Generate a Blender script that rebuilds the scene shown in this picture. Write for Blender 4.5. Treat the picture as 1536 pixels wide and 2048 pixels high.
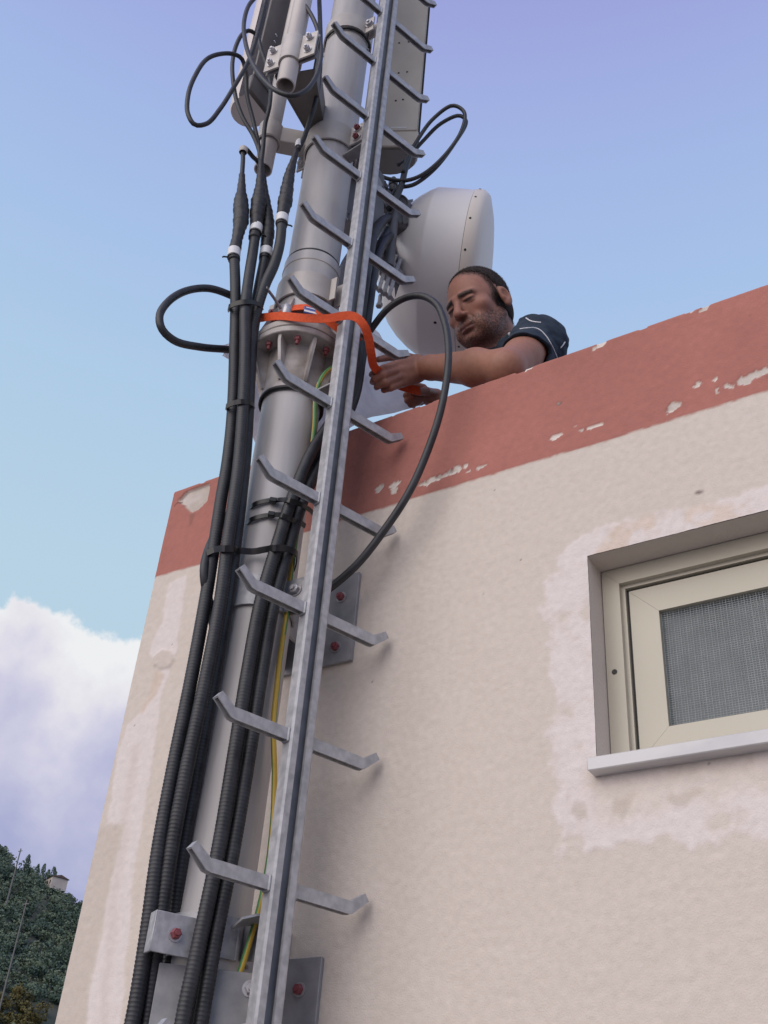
import bpy, math, random
import numpy as np
from mathutils import Vector
from mathutils.bvhtree import BVHTree

for o in list(bpy.data.objects):
    bpy.data.objects.remove(o)
S = bpy.context.scene
COL = S.collection
rng = np.random.default_rng(7)
random.seed(7)
R = math.radians

# ---------------------------------------------------------------- camera
F = 2175.16                                   # focal length in pixels of the 1536 x 2048 photo
CAM = np.array([0.0, -1.75, 1.6])
M = np.array([[0.84726044, -0.25662388, -0.46507411],
              [0.52660291, 0.52046885, 0.67216185],
              [0.06956381, -0.81440553, 0.57611155]])   # columns: image right, image down, view direction
cd = bpy.data.cameras.new('camera')
cam = bpy.data.objects.new('camera', cd)
COL.objects.link(cam)
from mathutils import Matrix
mw = Matrix.Identity(4)
for i in range(3):
    mw[i][0] = M[i, 0]; mw[i][1] = -M[i, 1]; mw[i][2] = -M[i, 2]; mw[i][3] = CAM[i]
cam.matrix_world = mw
cd.sensor_fit = 'VERTICAL'; cd.sensor_height = 24.0; cd.lens = F / 2048 * 24.0
cd.clip_start = 0.05; cd.clip_end = 20000
S.camera = cam

# ---------------------------------------------------------------- world: evening sky, cloud bank low down
S.view_settings.view_transform = 'Standard'
S.view_settings.look = 'None'
S.view_settings.exposure = 0.0
S.view_settings.gamma = 1.0
SUN_EL, SUN_AZ = 27.0, -170.0                  # azimuth from +y towards +x
W = bpy.data.worlds.new('World'); S.world = W; W.use_nodes = True
nt = W.node_tree; N = nt.nodes; L = nt.links; N.clear()
def wn(t, **kw):
    n = N.new(t)
    for k, v in kw.items(): setattr(n, k, v)
    return n
def wmath(op, a, b=None, c=None, clamp=False):
    n = wn('ShaderNodeMath', operation=op, use_clamp=clamp)
    for i, v in enumerate((a, b, c)):
        if v is None: continue
        if isinstance(v, (int, float)): n.inputs[i].default_value = v
        else: L.new(v, n.inputs[i])
    return n.outputs[0]
def wmix(f, a, b):
    n = wn('ShaderNodeMix', data_type='RGBA')
    if isinstance(f, (int, float)): n.inputs[0].default_value = f
    else: L.new(f, n.inputs[0])
    for i, v in ((6, a), (7, b)):
        if isinstance(v, tuple): n.inputs[i].default_value = (*v, 1)
        else: L.new(v, n.inputs[i])
    return n.outputs[2]
def wramp(f, stops):
    n = wn('ShaderNodeValToRGB'); L.new(f, n.inputs[0])
    e = n.color_ramp.elements
    while len(e) > 1: e.remove(e[-1])
    e[0].position = stops[0][0]; e[0].color = (*stops[0][1], 1)
    for p, c in stops[1:]:
        x = e.new(p); x.color = (*c, 1)
    return n.outputs[0]
SKYK = 0.10                                    # background strength
tc = wn('ShaderNodeTexCoord'); sp = wn('ShaderNodeSeparateXYZ')
L.new(tc.outputs['Generated'], sp.inputs[0])
el = wmath('MULTIPLY', wmath('ARCSINE', sp.outputs[2]), 180 / math.pi)
skyt = wn('ShaderNodeTexSky', sky_type='NISHITA', sun_disc=False, sun_elevation=R(SUN_EL), sun_rotation=R(SUN_AZ))
skyt.altitude = 300; skyt.air_density = 1.0; skyt.dust_density = 2.0; skyt.ozone_density = 3.0
e01 = wmath('DIVIDE', el, 90.0, clamp=True)
def lin(r, g, b): return tuple(((c / 255 + .055) / 1.055) ** 2.4 if c > 10 else c / 255 / 12.92 for c in (r, g, b))
SKY_STOPS = [(0.0, lin(176, 202, 216)), (0.20, lin(188, 215, 230)), (0.33, lin(188, 215, 233)), (0.44, lin(179, 208, 236)), (0.52, lin(171, 198, 237)),
             (0.58, lin(167, 189, 235)), (0.645, lin(163, 175, 229)), (0.72, lin(155, 155, 218)), (1.0, lin(130, 134, 202))]
grad = wramp(e01, SKY_STOPS)
sc = wn('ShaderNodeVectorMath', operation='SCALE'); L.new(grad, sc.inputs[0]); sc.inputs[3].default_value = 1 / SKYK
clear = wmix(0.93, skyt.outputs[0], sc.outputs[0])
# cloud bank
mp = wn('ShaderNodeMapping'); L.new(tc.outputs['Generated'], mp.inputs[0]); mp.inputs['Location'].default_value = (0.37, 0.06, 0.11)
def noise(scale, detail, rough=.55, vec=None):
    n = wn('ShaderNodeTexNoise'); n.inputs['Scale'].default_value = scale; n.inputs['Detail'].default_value = detail
    n.inputs['Roughness'].default_value = rough; L.new(vec or mp.outputs[0], n.inputs['Vector']); return n.outputs[0]
nA = noise(15.0, 6, .5); nB = noise(5.0, 4); nC = noise(34, 6, .55)
edge = wmath('ADD', wmath('MULTIPLY_ADD', wmath('SUBTRACT', nA, .5), 5.0, 27.3), wmath('MULTIPLY', wmath('SUBTRACT', nC, .5), 3.4))
dep = wmath('SUBTRACT', edge, el)
ms = wn('ShaderNodeMapRange', interpolation_type='SMOOTHSTEP'); L.new(dep, ms.inputs[0])
ms.inputs[1].default_value = -0.1; ms.inputs[2].default_value = 0.6
cd_ = wmath('ADD', dep, wmath('ADD', wmath('MULTIPLY', wmath('SUBTRACT', nB, .5), 8.0), wmath('MULTIPLY', wmath('SUBTRACT', nA, .5), 9.0)))
cd01 = wmath('DIVIDE', cd_, 14.0, clamp=True)
cl = wramp(cd01, [(0.0, lin(238, 240, 242)), (0.16, lin(228, 226, 234)), (0.36, lin(208, 207, 227)), (0.62, lin(186, 188, 217)), (1.0, lin(158, 166, 206))])
sc2 = wn('ShaderNodeVectorMath', operation='SCALE'); L.new(cl, sc2.inputs[0]); sc2.inputs[3].default_value = 1 / SKYK
allsky = wmix(ms.outputs[0], clear, sc2.outputs[0])
bg = wn('ShaderNodeBackground'); L.new(allsky, bg.inputs[0]); bg.inputs[1].default_value = SKYK
wo = wn('ShaderNodeOutputWorld'); L.new(bg.outputs[0], wo.inputs[0])

# ---------------------------------------------------------------- sun (veiled, soft)
sl = bpy.data.lights.new('sun', 'SUN'); sl.energy = 2.4; sl.angle = R(70); sl.color = (1.0, .885, .78)
so = bpy.data.objects.new('sun', sl); COL.objects.link(so)
sdir = Vector((math.sin(R(SUN_AZ)) * math.cos(R(SUN_EL)), math.cos(R(SUN_AZ)) * math.cos(R(SUN_EL)), math.sin(R(SUN_EL))))
so.rotation_euler = sdir.to_track_quat('Z', 'Y').to_euler()
so.location = (-6, -6, 9)
# ================================================================ helpers
def ray(px, py): return M @ np.array([(px - 768) / F, (py - 1024) / F, 1.0])
def A(px, py, hd):                              # point seen at a photo pixel, hd metres away on the ground plan
    r = ray(px, py); return CAM + r * hd / math.hypot(r[0], r[1])
def Y(px, py, y):                               # point seen at a photo pixel on the plane y = const
    r = ray(px, py); return CAM + r * (y - CAM[1]) / r[1]

def tag(o, label=None, cat=None, group=None, kind=None):
    if label: o['label'] = label
    if cat: o['category'] = cat
    if group: o['group'] = group
    if kind: o['kind'] = kind
    return o
def thing(name, label, cat, loc, group=None):
    o = bpy.data.objects.new(name, None); COL.objects.link(o); o.location = tuple(loc); o.empty_display_size = .1
    return tag(o, label, cat, group)

class MB:
    def __init__(s): s.v = []; s.f = []; s.m = []
    def add(s, vs, fs, mi=0):
        b = len(s.v); s.v += [tuple(map(float, v)) for v in vs]
        s.f += [tuple(int(i) + b for i in f) for f in fs]; s.m += [mi] * len(fs); return s
    def box(s, c, size, rx=None, mi=0, bev=0.0):
        """box centred at c; rx = 3x3 columns = box axes; bev = chamfer"""
        c = np.array(c, float); h = np.array(size, float) / 2; Rm = np.eye(3) if rx is None else np.array(rx, float)
        b = min(bev, h.min() * .9)
        if b <= 0:
            vs = [c + Rm @ (h * np.array(k)) for k in [(-1,-1,-1),(1,-1,-1),(1,1,-1),(-1,1,-1),(-1,-1,1),(1,-1,1),(1,1,1),(-1,1,1)]]
            return s.add(vs, [(0,3,2,1),(4,5,6,7),(0,1,5,4),(1,2,6,5),(2,3,7,6),(3,0,4,7)], mi)
        vs = []; idx = {}
        for sx in (-1, 1):
            for sy in (-1, 1):
                for sz in (-1, 1):
                    for ax in range(3):
                        p = h * np.array((sx, sy, sz)); q = p.copy()
                        for a in range(3):
                            if a != ax: q[a] -= b * (sx, sy, sz)[a]
                        idx[(sx, sy, sz, ax)] = len(vs); vs.append(c + Rm @ q)
        fs = []
        for ax in range(3):
            a1, a2 = [a for a in range(3) if a != ax]
            for sg in (-1, 1):
                ring = []
                for u, v in ((-1,-1),(1,-1),(1,1),(-1,1)):
                    k = [0,0,0]; k[ax] = sg; k[a1] = u; k[a2] = v; ring.append(idx[(*k, ax)])
                fs.append(ring)
            for u in (-1, 1):
                for v in (-1, 1):
                    e = []
                    for sg, w in ((-1, a1), (-1, a2), (1, a2), (1, a1)):
                        k = [0,0,0]; k[ax] = sg; k[a1] = u; k[a2] = v; e.append(idx[(*k, w)])
                    fs.append(e)
        for sx in (-1, 1):
            for sy in (-1, 1):
                for sz in (-1, 1): fs.append([idx[(sx, sy, sz, a)] for a in range(3)])
        return s.add(vs, fs, mi)
    def lathe(s, c, axis, prof, n=32, mi=0, capa=False, capb=False, a0=0, a1=2*math.pi):
        """prof: (radius, distance along axis)"""
        c = np.array(c, float); ax = np.array(axis, float); ax /= np.linalg.norm(ax)
        t = np.array((0,0,1.0)) if abs(ax[2]) < .9 else np.array((1.0,0,0))
        e1 = np.cross(t, ax); e1 /= np.linalg.norm(e1); e2 = np.cross(ax, e1)
        full = abs(a1 - a0 - 2*math.pi) < 1e-6; k = n if full else n + 1
        vs = []; fs = []
        for r, d in prof:
            for i in range(k):
                th = a0 + (a1 - a0) * i / n
                vs.append(c + ax * d + r * (math.cos(th) * e1 + math.sin(th) * e2))
        for j in range(len(prof) - 1):
            for i in range(n):
                i2 = (i + 1) % k
                fs.append((j*k+i, j*k+i2, (j+1)*k+i2, (j+1)*k+i))
        if capa: fs.append(tuple(range(k))[::-1])
        if capb: fs.append(tuple((len(prof)-1)*k+i for i in range(k)))
        return s.add(vs, fs, mi)
    def cyl(s, a, b, r, n=16, mi=0, r2=None, chamfer=0.0):
        a = np.array(a, float); b = np.array(b, float); d = b - a; l = np.linalg.norm(d); r2 = r if r2 is None else r2
        if chamfer:
            pr = [(r-chamfer, 0), (r, chamfer), (r2, l-chamfer), (r2-chamfer, l)]
        else: pr = [(r, 0), (r2, l)]
        return s.lathe(a, d, pr, n, mi, True, True)
    def tube(s, pts, r, n=12, mi=0, flat=None, up=None, cap=True, mfun=None):
        """sweep; r scalar or list; flat=(w,t) makes a rectangular ribbon"""
        P = np.array(pts, float); K = len(P)
        T = np.gradient(P, axis=0); T /= np.linalg.norm(T, axis=1)[:, None]
        rr = np.full(K, r, float) if np.isscalar(r) else np.array(r, float)
        u0 = np.array(up if up is not None else (0, 0, 1.0), float)
        many = u0.ndim == 2
        if many: u0 = u0[0]
        if not many and abs(u0 @ T[0]) > .95: u0 = np.array((1.0, 0, 0))
        vs = []; fs = []
        Nn = u0 - T[0] * (u0 @ T[0]); Nn /= np.linalg.norm(Nn)
        m = 4 if flat else n
        for i in range(K):
            if many:
                Nn = np.array(up[i], float)
            Nn = Nn - T[i] * (Nn @ T[i]); Nn /= np.linalg.norm(Nn)
            B = np.cross(T[i], Nn)
            if flat:
                w, t = flat
                for a, b in ((-1,-1),(1,-1),(1,1),(-1,1)): vs.append(P[i] + Nn*a*w/2 + B*b*t/2)
            else:
                for j in range(n):
                    th = 2*math.pi*j/n; vs.append(P[i] + rr[i]*(math.cos(th)*Nn + math.sin(th)*B))
        mis = []
        for i in range(K-1):
            for j in range(m):
                fs.append((i*m+j, i*m+(j+1)%m, (i+1)*m+(j+1)%m, (i+1)*m+j)); mis.append(mfun(i, j) if mfun else mi)
        if cap:
            fs.append(tuple(range(m))[::-1]); fs.append(tuple((K-1)*m+j for j in range(m))); mis += [mi, mi]
        b = len(s.v); s.v += [tuple(map(float, v)) for v in vs]; s.f += [tuple(x+b for x in f) for f in fs]; s.m += mis
        return s
    def prism(s, poly, ex, mi=0):
        """poly: list of 3D points (planar outline), ex: extrusion vector"""
        p = [np.array(q, float) for q in poly]; ex = np.array(ex, float); n = len(p)
        vs = p + [q + ex for q in p]
        return s.add(vs, [tuple(range(n))[::-1], tuple(range(n, 2*n))] + [(i, (i+1) % n, n+(i+1) % n, n+i) for i in range(n)], mi)
    def build(s, name, mats, parent=None, smooth=True, ang=40):
        me = bpy.data.meshes.new(name); me.from_pydata(s.v, [], s.f)
        if not isinstance(mats, (list, tuple)): mats = [mats]
        for m in mats: me.materials.append(m)
        me.polygons.foreach_set('material_index', s.m)
        return finish(me, name, parent, smooth, ang)
def finish(me, name, parent=None, smooth=True, ang=40):
    me.validate(); 
    import bmesh
    bm = bmesh.new(); bm.from_mesh(me); bmesh.ops.recalc_face_normals(bm, faces=bm.faces); bm.to_mesh(me); bm.free()
    if smooth:
        me.polygons.foreach_set('use_smooth', [True] * len(me.polygons))
        if ang: me.set_sharp_from_angle(angle=R(ang))
    o = bpy.data.objects.new(name, me); COL.objects.link(o)
    if parent is not None:
        o.parent = parent
        if parent.type == 'EMPTY' : o.matrix_parent_inverse = Matrix.Translation(-parent.location)
    return o
def spline(pts, step=.012, closed=False):
    P = [np.array(p, float) for p in pts]; out = []
    Q = [2*P[0]-P[1]] + P + [2*P[-1]-P[-2]]
    for i in range(1, len(Q)-2):
        p0, p1, p2, p3 = Q[i-1:i+3]; n = max(2, int(np.linalg.norm(p2-p1)/step))
        d1 = max(np.linalg.norm(p1-p0), 1e-6)**.5; d2 = max(np.linalg.norm(p2-p1), 1e-6)**.5; d3 = max(np.linalg.norm(p3-p2), 1e-6)**.5
        t0, t1, t2, t3 = 0, d1, d1+d2, d1+d2+d3
        for k in range(n):
            t = t1 + (t2-t1)*k/n
            a1 = (t1-t)/(t1-t0)*p0+(t-t0)/(t1-t0)*p1; a2 = (t2-t)/(t2-t1)*p1+(t-t1)/(t2-t1)*p2; a3 = (t3-t)/(t3-t2)*p2+(t-t2)/(t3-t2)*p3
            b1 = (t2-t)/(t2-t0)*a1+(t-t0)/(t2-t0)*a2; b2 = (t3-t)/(t3-t1)*a2+(t-t1)/(t3-t1)*a3
            out.append((t2-t)/(t2-t1)*b1+(t-t1)/(t2-t1)*b2)
    out.append(P[-1]); return np.array(out)
def resample(P, step):
    d = np.r_[0, np.cumsum(np.linalg.norm(np.diff(P, axis=0), axis=1))]; n = max(2, int(d[-1]/step))
    t = np.linspace(0, d[-1], n+1); return np.stack([np.interp(t, d, P[:, i]) for i in range(3)], 1)

# ---------------------------------------------------------------- numpy noise
def vnoise(x, y, seed=0):
    g = np.random.default_rng(seed).random((256, 256)); xi = np.floor(x).astype(int); yi = np.floor(y).astype(int)
    fx = x-xi; fy = y-yi; fx = fx*fx*(3-2*fx); fy = fy*fy*(3-2*fy)
    a = g[xi % 256, yi % 256]; b = g[(xi+1) % 256, yi % 256]; c = g[xi % 256, (yi+1) % 256]; d = g[(xi+1) % 256, (yi+1) % 256]
    return (a*(1-fx)+b*fx)*(1-fy)+(c*(1-fx)+d*fx)*fy
def fbm(x, y, oct=4, seed=0, rough=.5):
    s = 0; a = 1; t = 0
    for i in range(oct):
        s = s+a*vnoise(x*2**i+17.3*i, y*2**i+9.1*i, seed+i); t += a; a *= rough
    return s/t
def sstep(a, b, x):
    t = np.clip((x-a)/(b-a), 0, 1); return t*t*(3-2*t)

# ---------------------------------------------------------------- materials
def mat(name, c1, c2=None, rough=.6, metal=0.0, scale=8.0, bump=0.0, bscale=60.0, detail=5, attr=None, spec=.5, contrast=(.35, .65), streak=None, coat=0, trans=0.0):
    m = bpy.data.materials.new(name); m.use_nodes = True; t = m.node_tree; n = t.nodes; l = t.links
    b = n['Principled BSDF']; b.inputs['Roughness'].default_value = rough; b.inputs['Metallic'].default_value = metal
    b.inputs['Specular IOR Level'].default_value = spec
    if coat: b.inputs['Coat Weight'].default_value = coat
    co = n.new('ShaderNodeTexCoord'); vec = co.outputs['Object']
    if streak:
        mp = n.new('ShaderNodeMapping'); mp.inputs['Scale'].default_value = streak; l.new(vec, mp.inputs[0]); vec = mp.outputs[0]
    nz = n.new('ShaderNodeTexNoise'); nz.inputs['Scale'].default_value = scale; nz.inputs['Detail'].default_value = detail; l.new(vec, nz.inputs['Vector'])
    mr = n.new('ShaderNodeMapRange'); mr.inputs[1].default_value, mr.inputs[2].default_value = contrast; l.new(nz.outputs[0], mr.inputs[0])
    mx = n.new('ShaderNodeMix'); mx.data_type = 'RGBA'; l.new(mr.outputs[0], mx.inputs[0])
    mx.inputs[6].default_value = (*c1, 1); mx.inputs[7].default_value = (*(c2 or c1), 1)
    col = mx.outputs[2]
    if attr:
        at = n.new('ShaderNodeAttribute'); at.attribute_name = attr
        mu = n.new('ShaderNodeMix'); mu.data_type = 'RGBA'; mu.blend_type = 'MULTIPLY'; mu.inputs[0].default_value = 1
        l.new(at.outputs[0], mu.inputs[6]); l.new(col, mu.inputs[7]); col = mu.outputs[2]
    l.new(col, b.inputs['Base Color'])
    if bump:
        n2 = n.new('ShaderNodeTexNoise'); n2.inputs['Scale'].default_value = bscale; n2.inputs['Detail'].default_value = 6; l.new(co.outputs['Object'], n2.inputs['Vector'])
        bp = n.new('ShaderNodeBump'); bp.inputs['Strength'].default_value = bump; bp.inputs['Distance'].default_value = .004; l.new(n2.outputs[0], bp.inputs['Height']); l.new(bp.outputs[0], b.inputs['Normal'])
    rr = n.new('ShaderNodeMapRange'); rr.inputs[3].default_value = max(0, rough-.1); rr.inputs[4].default_value = min(1, rough+.1); l.new(nz.outputs[0], rr.inputs[0]); l.new(rr.outputs[0], b.inputs['Roughness'])
    if trans:
        out = n['Material Output']; ts = n.new('ShaderNodeBsdfTranslucent'); l.new(col, ts.inputs[0]); tr = n.new('ShaderNodeBsdfTransparent')
        m1 = n.new('ShaderNodeMixShader'); m1.inputs[0].default_value = .5; l.new(b.outputs[0], m1.inputs[1]); l.new(ts.outputs[0], m1.inputs[2])
        m2 = n.new('ShaderNodeMixShader'); m2.inputs[0].default_value = trans; l.new(m1.outputs[0], m2.inputs[1]); l.new(tr.outputs[0], m2.inputs[2]); l.new(m2.outputs[0], out.inputs[0])
    return m
MT = {}
MT['galv'] = mat('galvanised_steel', (.33, .333, .352), (.47, .468, .488), rough=.5, metal=.2, scale=55, detail=9, bump=.08, bscale=140)
MT['galv_dark'] = mat('weathered_galvanised_steel', (.24, .238, .25), (.35, .343, .352), rough=.6, metal=.15, scale=18, bump=.15, bscale=90)
MT['galv_in'] = mat('shaded_slot_steel', (.17, .18, .20), (.25, .26, .28), rough=.6, metal=.3, scale=20, bump=.1)  # darker copy of the rail steel, the slot's shade put into its colour
MT['mast'] = mat('grey_mast_paint', (.42, .405, .405), (.52, .495, .49), rough=.5, metal=.05, scale=9, bump=.05, bscale=90, streak=(3, 3, .35))
MT['flange'] = mat('stained_flange_steel', (.27, .23, .205), (.54, .505, .49), rough=.6, metal=.05, scale=14, bump=.15, bscale=120)
MT['black'] = mat('black_cable_jacket', (.014, .015, .019), (.032, .033, .039), rough=.5, scale=30, bump=.06)
MT['tape'] = mat('black_sealing_tape', (.012, .012, .016), (.03, .028, .032), rough=.5, scale=50, bump=.4, bscale=70)
MT['tie'] = mat('black_nylon', (.008, .008, .010), (.016, .016, .018), rough=.4)
MT['seam'] = mat('black_rubber_seal', (.01, .01, .013), (.02, .02, .024), rough=.6)
MT['yellow'] = mat('yellow_insulation', (.55, .36, .04), (.65, .44, .07), rough=.45)
MT['green'] = mat('green_insulation', (.06, .20, .07), (.09, .26, .09), rough=.45)
MT['orange'] = mat('orange_polyester_webbing', (.72, .085, .02), (.85, .12, .03), rough=.75, scale=160, bump=.35, bscale=500)
MT['redpaint'] = mat('red_marking_paint', (.20, .045, .055), (.27, .07, .08), rough=.55)
MT['bolt'] = mat('zinc_plated_bolt', (.42, .41, .43), (.56, .55, .57), rough=.4, metal=.5)
MT['white'] = mat('white_label', (.72, .72, .74), (.8, .8, .82), rough=.5)
MT['label_blue'] = mat('blue_print', (.05, .08, .28), (.08, .11, .34), rough=.4)
MT['radome'] = mat('off_white_radome', (.68, .61, .59), (.74, .67, .65), rough=.5, scale=3)
MT['dish'] = mat('white_dish_shell', (.74, .71, .70), (.80, .77, .76), rough=.42, scale=3.5)
MT['lid'] = mat('cream_dish_cover', (.74, .67, .59), (.79, .72, .64), rough=.5, scale=3)
MT['antback'] = mat('antenna_back_plate', (.42, .385, .33), (.50, .46, .40), rough=.55, scale=6, metal=.1)
MT['antdark'] = mat('antenna_dark_back', (.12, .11, .105), (.17, .155, .15), rough=.55, scale=6)
MT['radio'] = mat('grey_radio_housing', (.10, .10, .105), (.15, .145, .15), rough=.55, scale=10, metal=.2)
MT['pipe'] = mat('light_antenna_pipe', (.50, .46, .455), (.59, .55, .54), rough=.48, metal=.1, scale=8, streak=(3, 3, .5))
MT['clamp'] = mat('cast_clamp', (.44, .41, .39), (.54, .505, .48), rough=.55, scale=14, metal=.15)
MT['hole'] = mat('near_black_fill', (.02, .018, .018), (.03, .028, .028), rough=.9)
MT['foil'] = mat('thin_white_plastic_sheet', (.62, .60, .66), (.78, .76, .82), rough=.35, scale=16, bump=.8, bscale=45, trans=.06)
# ================================================================ signed distance modelling (people)
class SDF:
    def __init__(s, lo, hi, h):
        s.lo = np.array(lo, float); s.h = h; s.n = np.ceil((np.array(hi) - s.lo) / h).astype(int) + 1
        s.D = np.full(s.n, .05, np.float32); s.sc = 1.0
    def _win(s, lo, hi):
        a = np.clip(np.floor((lo - s.lo) / s.h).astype(int), 0, s.n - 1); b = np.clip(np.ceil((hi - s.lo) / s.h).astype(int) + 1, 1, s.n)
        sl = tuple(slice(a[i], max(b[i], a[i] + 1)) for i in range(3))
        g = np.meshgrid(*[s.lo[i] + s.h * np.arange(sl[i].start, sl[i].stop) for i in range(3)], indexing='ij')
        return sl, g
    def _comb(s, sl, d, k, op):
        D = s.D[sl]
        if op == '+':
            if k > 0:
                hh = np.clip(.5 + .5 * (D - d) / k, 0, 1); D = D * (1 - hh) + d * hh - k * hh * (1 - hh)
            else: D = np.minimum(D, d)
        else:
            if k > 0:
                hh = np.clip(.5 - .5 * (D + d) / k, 0, 1); D = D * (1 - hh) - d * hh + k * hh * (1 - hh)
            else: D = np.maximum(D, -d)
        s.D[sl] = D
    def ell(s, c, r, Rm=None, k=.01, op='+'):
        c = np.array(c, float); r = np.array(r, float) * np.ones(3) * s.sc; Rm = np.eye(3) if Rm is None else Rm
        e = np.sqrt(((Rm * r) ** 2).sum(1)) + .035 + k
        sl, g = s._win(c - e, c + e)
        q = [(g[0]-c[0])*Rm[0, i]+(g[1]-c[1])*Rm[1, i]+(g[2]-c[2])*Rm[2, i] for i in range(3)]
        k0 = np.sqrt(sum((q[i]/r[i])**2 for i in range(3))); k1 = np.sqrt(sum((q[i]/r[i]**2)**2 for i in range(3)))
        s._comb(sl, k0*(k0-1)/np.maximum(k1, 1e-6), k, op)
    def cap(s, a, b, ra, rb=None, k=.01, op='+'):
        a = np.array(a, float); b = np.array(b, float); rb = ra if rb is None else rb; ra *= s.sc; rb *= s.sc; rm = max(ra, rb)+.035+k
        sl, g = s._win(np.minimum(a, b)-rm, np.maximum(a, b)+rm)
        ab = b-a; t = np.clip(sum((g[i]-a[i])*ab[i] for i in range(3))/max(ab@ab, 1e-9), 0, 1)
        d = np.sqrt(sum((g[i]-a[i]-ab[i]*t)**2 for i in range(3)))-(ra+(rb-ra)*t)
        s._comb(sl, d, k, op)
    def cut(s, p, n, lo, hi):                   # remove the side the normal points to, inside a window
        sl, g = s._win(np.array(lo, float), np.array(hi, float)); n = np.array(n, float); n /= np.linalg.norm(n)
        d = sum((g[i]-p[i])*n[i] for i in range(3)); s.D[sl] = np.maximum(s.D[sl], d)
    def mesh(s):
        D = s.D; n = s.n; ins = D < 0
        cn = n - 1
        pos_idx = []; pos = []; quads = []
        for ax in range(3):
            a = [slice(None)]*3; b = [slice(None)]*3; a[ax] = slice(0, -1); b[ax] = slice(1, None)
            cr = ins[tuple(a)] != ins[tuple(b)]
            o1, o2 = [(1, 2), (2, 0), (0, 1)][ax]
            I = np.argwhere(cr)
            ok = (I[:, o1] > 0) & (I[:, o1] < n[o1]-1) & (I[:, o2] > 0) & (I[:, o2] < n[o2]-1); I = I[ok]
            J = I.copy(); J[:, ax] += 1
            d0 = D[tuple(I.T)]; d1 = D[tuple(J.T)]; t = d0/(d0-d1)
            P = I.astype(float); P[:, ax] += t
            cells = []
            for u, v in ((-1, -1), (0, -1), (0, 0), (-1, 0)):
                c = I.copy(); c[:, o1] += u; c[:, o2] += v
                cid = (c[:, 0]*cn[1]+c[:, 1])*cn[2]+c[:, 2]; cells.append(cid); pos_idx.append(cid); pos.append(P)
            q = np.stack(cells, 1); fl = d0 >= 0; q[fl] = q[fl][:, ::-1]; quads.append(q)
        ids = np.concatenate(pos_idx); P = np.concatenate(pos); q = np.concatenate(quads)
        u, inv = np.unique(ids, return_inverse=True); cnt = np.bincount(inv)
        V = np.stack([np.bincount(inv, P[:, i])/cnt for i in range(3)], 1)*s.h+s.lo
        return V, np.searchsorted(u, q)
def np_mesh(name, V, Q, mt, parent=None, col=None, smooth=True):
    me = bpy.data.meshes.new(name); nq = len(Q); kk = Q.shape[1]
    me.vertices.add(len(V)); me.vertices.foreach_set('co', np.asarray(V, np.float32).ravel())
    me.loops.add(nq*kk); me.loops.foreach_set('vertex_index', np.asarray(Q, np.int32).ravel())
    me.polygons.add(nq); me.polygons.foreach_set('loop_start', np.arange(0, nq*kk, kk, dtype=np.int32))
    me.update(calc_edges=True); me.validate()
    if smooth: me.polygons.foreach_set('use_smooth', np.ones(nq, bool))
    if not isinstance(mt, (list, tuple)): mt = [mt]
    for m in mt: me.materials.append(m)
    if col is not None:
        ca = me.color_attributes.new('tint', 'FLOAT_COLOR', 'POINT')
        ca.data.foreach_set('color', np.c_[col, np.ones(len(col))].astype(np.float32).ravel())
    o = bpy.data.objects.new(name, me); COL.objects.link(o)
    if parent is not None:
        o.parent = parent
        if parent.type == 'EMPTY': o.matrix_parent_inverse = Matrix.Translation(-parent.location)
    return o
# ================================================================ ground and far hillside
XC = -1.95                                     # front left corner of the building
PT = 3.405                                     # parapet top
BB = 3.112                                     # lower edge of the red band
g = MB(); n = 64; rad = [0, 4, 12, 40, 120, 400, 1500, 9000]
vs = [(0, 0, 0)]; fs = []
for r_ in rad[1:]:
    for i in range(n): vs.append((r_*math.cos(2*math.pi*i/n), r_*math.sin(2*math.pi*i/n), 0))
for i in range(n): fs.append((0, 1+i, 1+(i+1) % n))
for j in range(len(rad)-2):
    for i in range(n): fs.append((1+j*n+i, 1+(j+1)*n+i, 1+(j+1)*n+(i+1) % n, 1+j*n+(i+1) % n))
g.add(vs, fs)
MT['ground'] = mat('pale_gravel_ground', (.18, .165, .15), (.25, .235, .21), rough=.9, scale=2.0, bump=.4, bscale=30)
tag(g.build('ground', MT['ground']), 'pale gravel ground around the building', None, kind='structure')

# hill: polar grid west of the building; ridge falls towards the right
AZ = np.radians(np.linspace(-110, -20, 181)); DD = np.r_[np.linspace(45, 330, 116), np.linspace(345, 900, 20)]
a2, d2 = np.meshgrid(AZ, DD, indexing='ij')
hx = np.sin(a2)*d2; hy = CAM[1]+np.cos(a2)*d2
azd = np.degrees(a2)
ridge = np.interp(azd, [-110, -70, -56, -52.5, -50.8, -49.5, -48.1, -44, -35, -20], [23.5, 20.5, 17.1, 15.55, 14.65, 14.05, 13.6, 11.1, 8, 4])
rise = sstep(40, 300, d2)
hill_z = np.tan(np.radians(ridge))*300*rise*np.where(d2 > 300, np.maximum(0, 1-(d2-300)/700), 1)
hill_z = np.where(d2 <= 300, np.tan(np.radians(ridge*(.12+.88*rise)))*d2*sstep(30, 90, d2), hill_z)
terr = (fbm(hx/22, hy/22, 4, 3)-.5)*5*sstep(50, 110, d2)*np.where(d2 > 270, .35, 1)
hill_z = hill_z+terr+1.6*sstep(45, 80, d2)
na, nd = a2.shape
V = np.stack([hx, hy, hill_z], -1).reshape(-1, 3)
ii = np.arange(na*nd).reshape(na, nd)
Q = np.stack([ii[:-1, :-1], ii[1:, :-1], ii[1:, 1:], ii[:-1, 1:]], -1).reshape(-1, 4)
MT['hill'] = mat('scrubby_hillside', (.030, .045, .036), (.085, .082, .050), rough=.95, scale=.05, detail=8, bump=.6, bscale=.8, contrast=(.42, .6))
hill = np_mesh('hill', V, Q, MT['hill']); tag(hill, 'wooded hillside rising behind the building', None, kind='structure')
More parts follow.
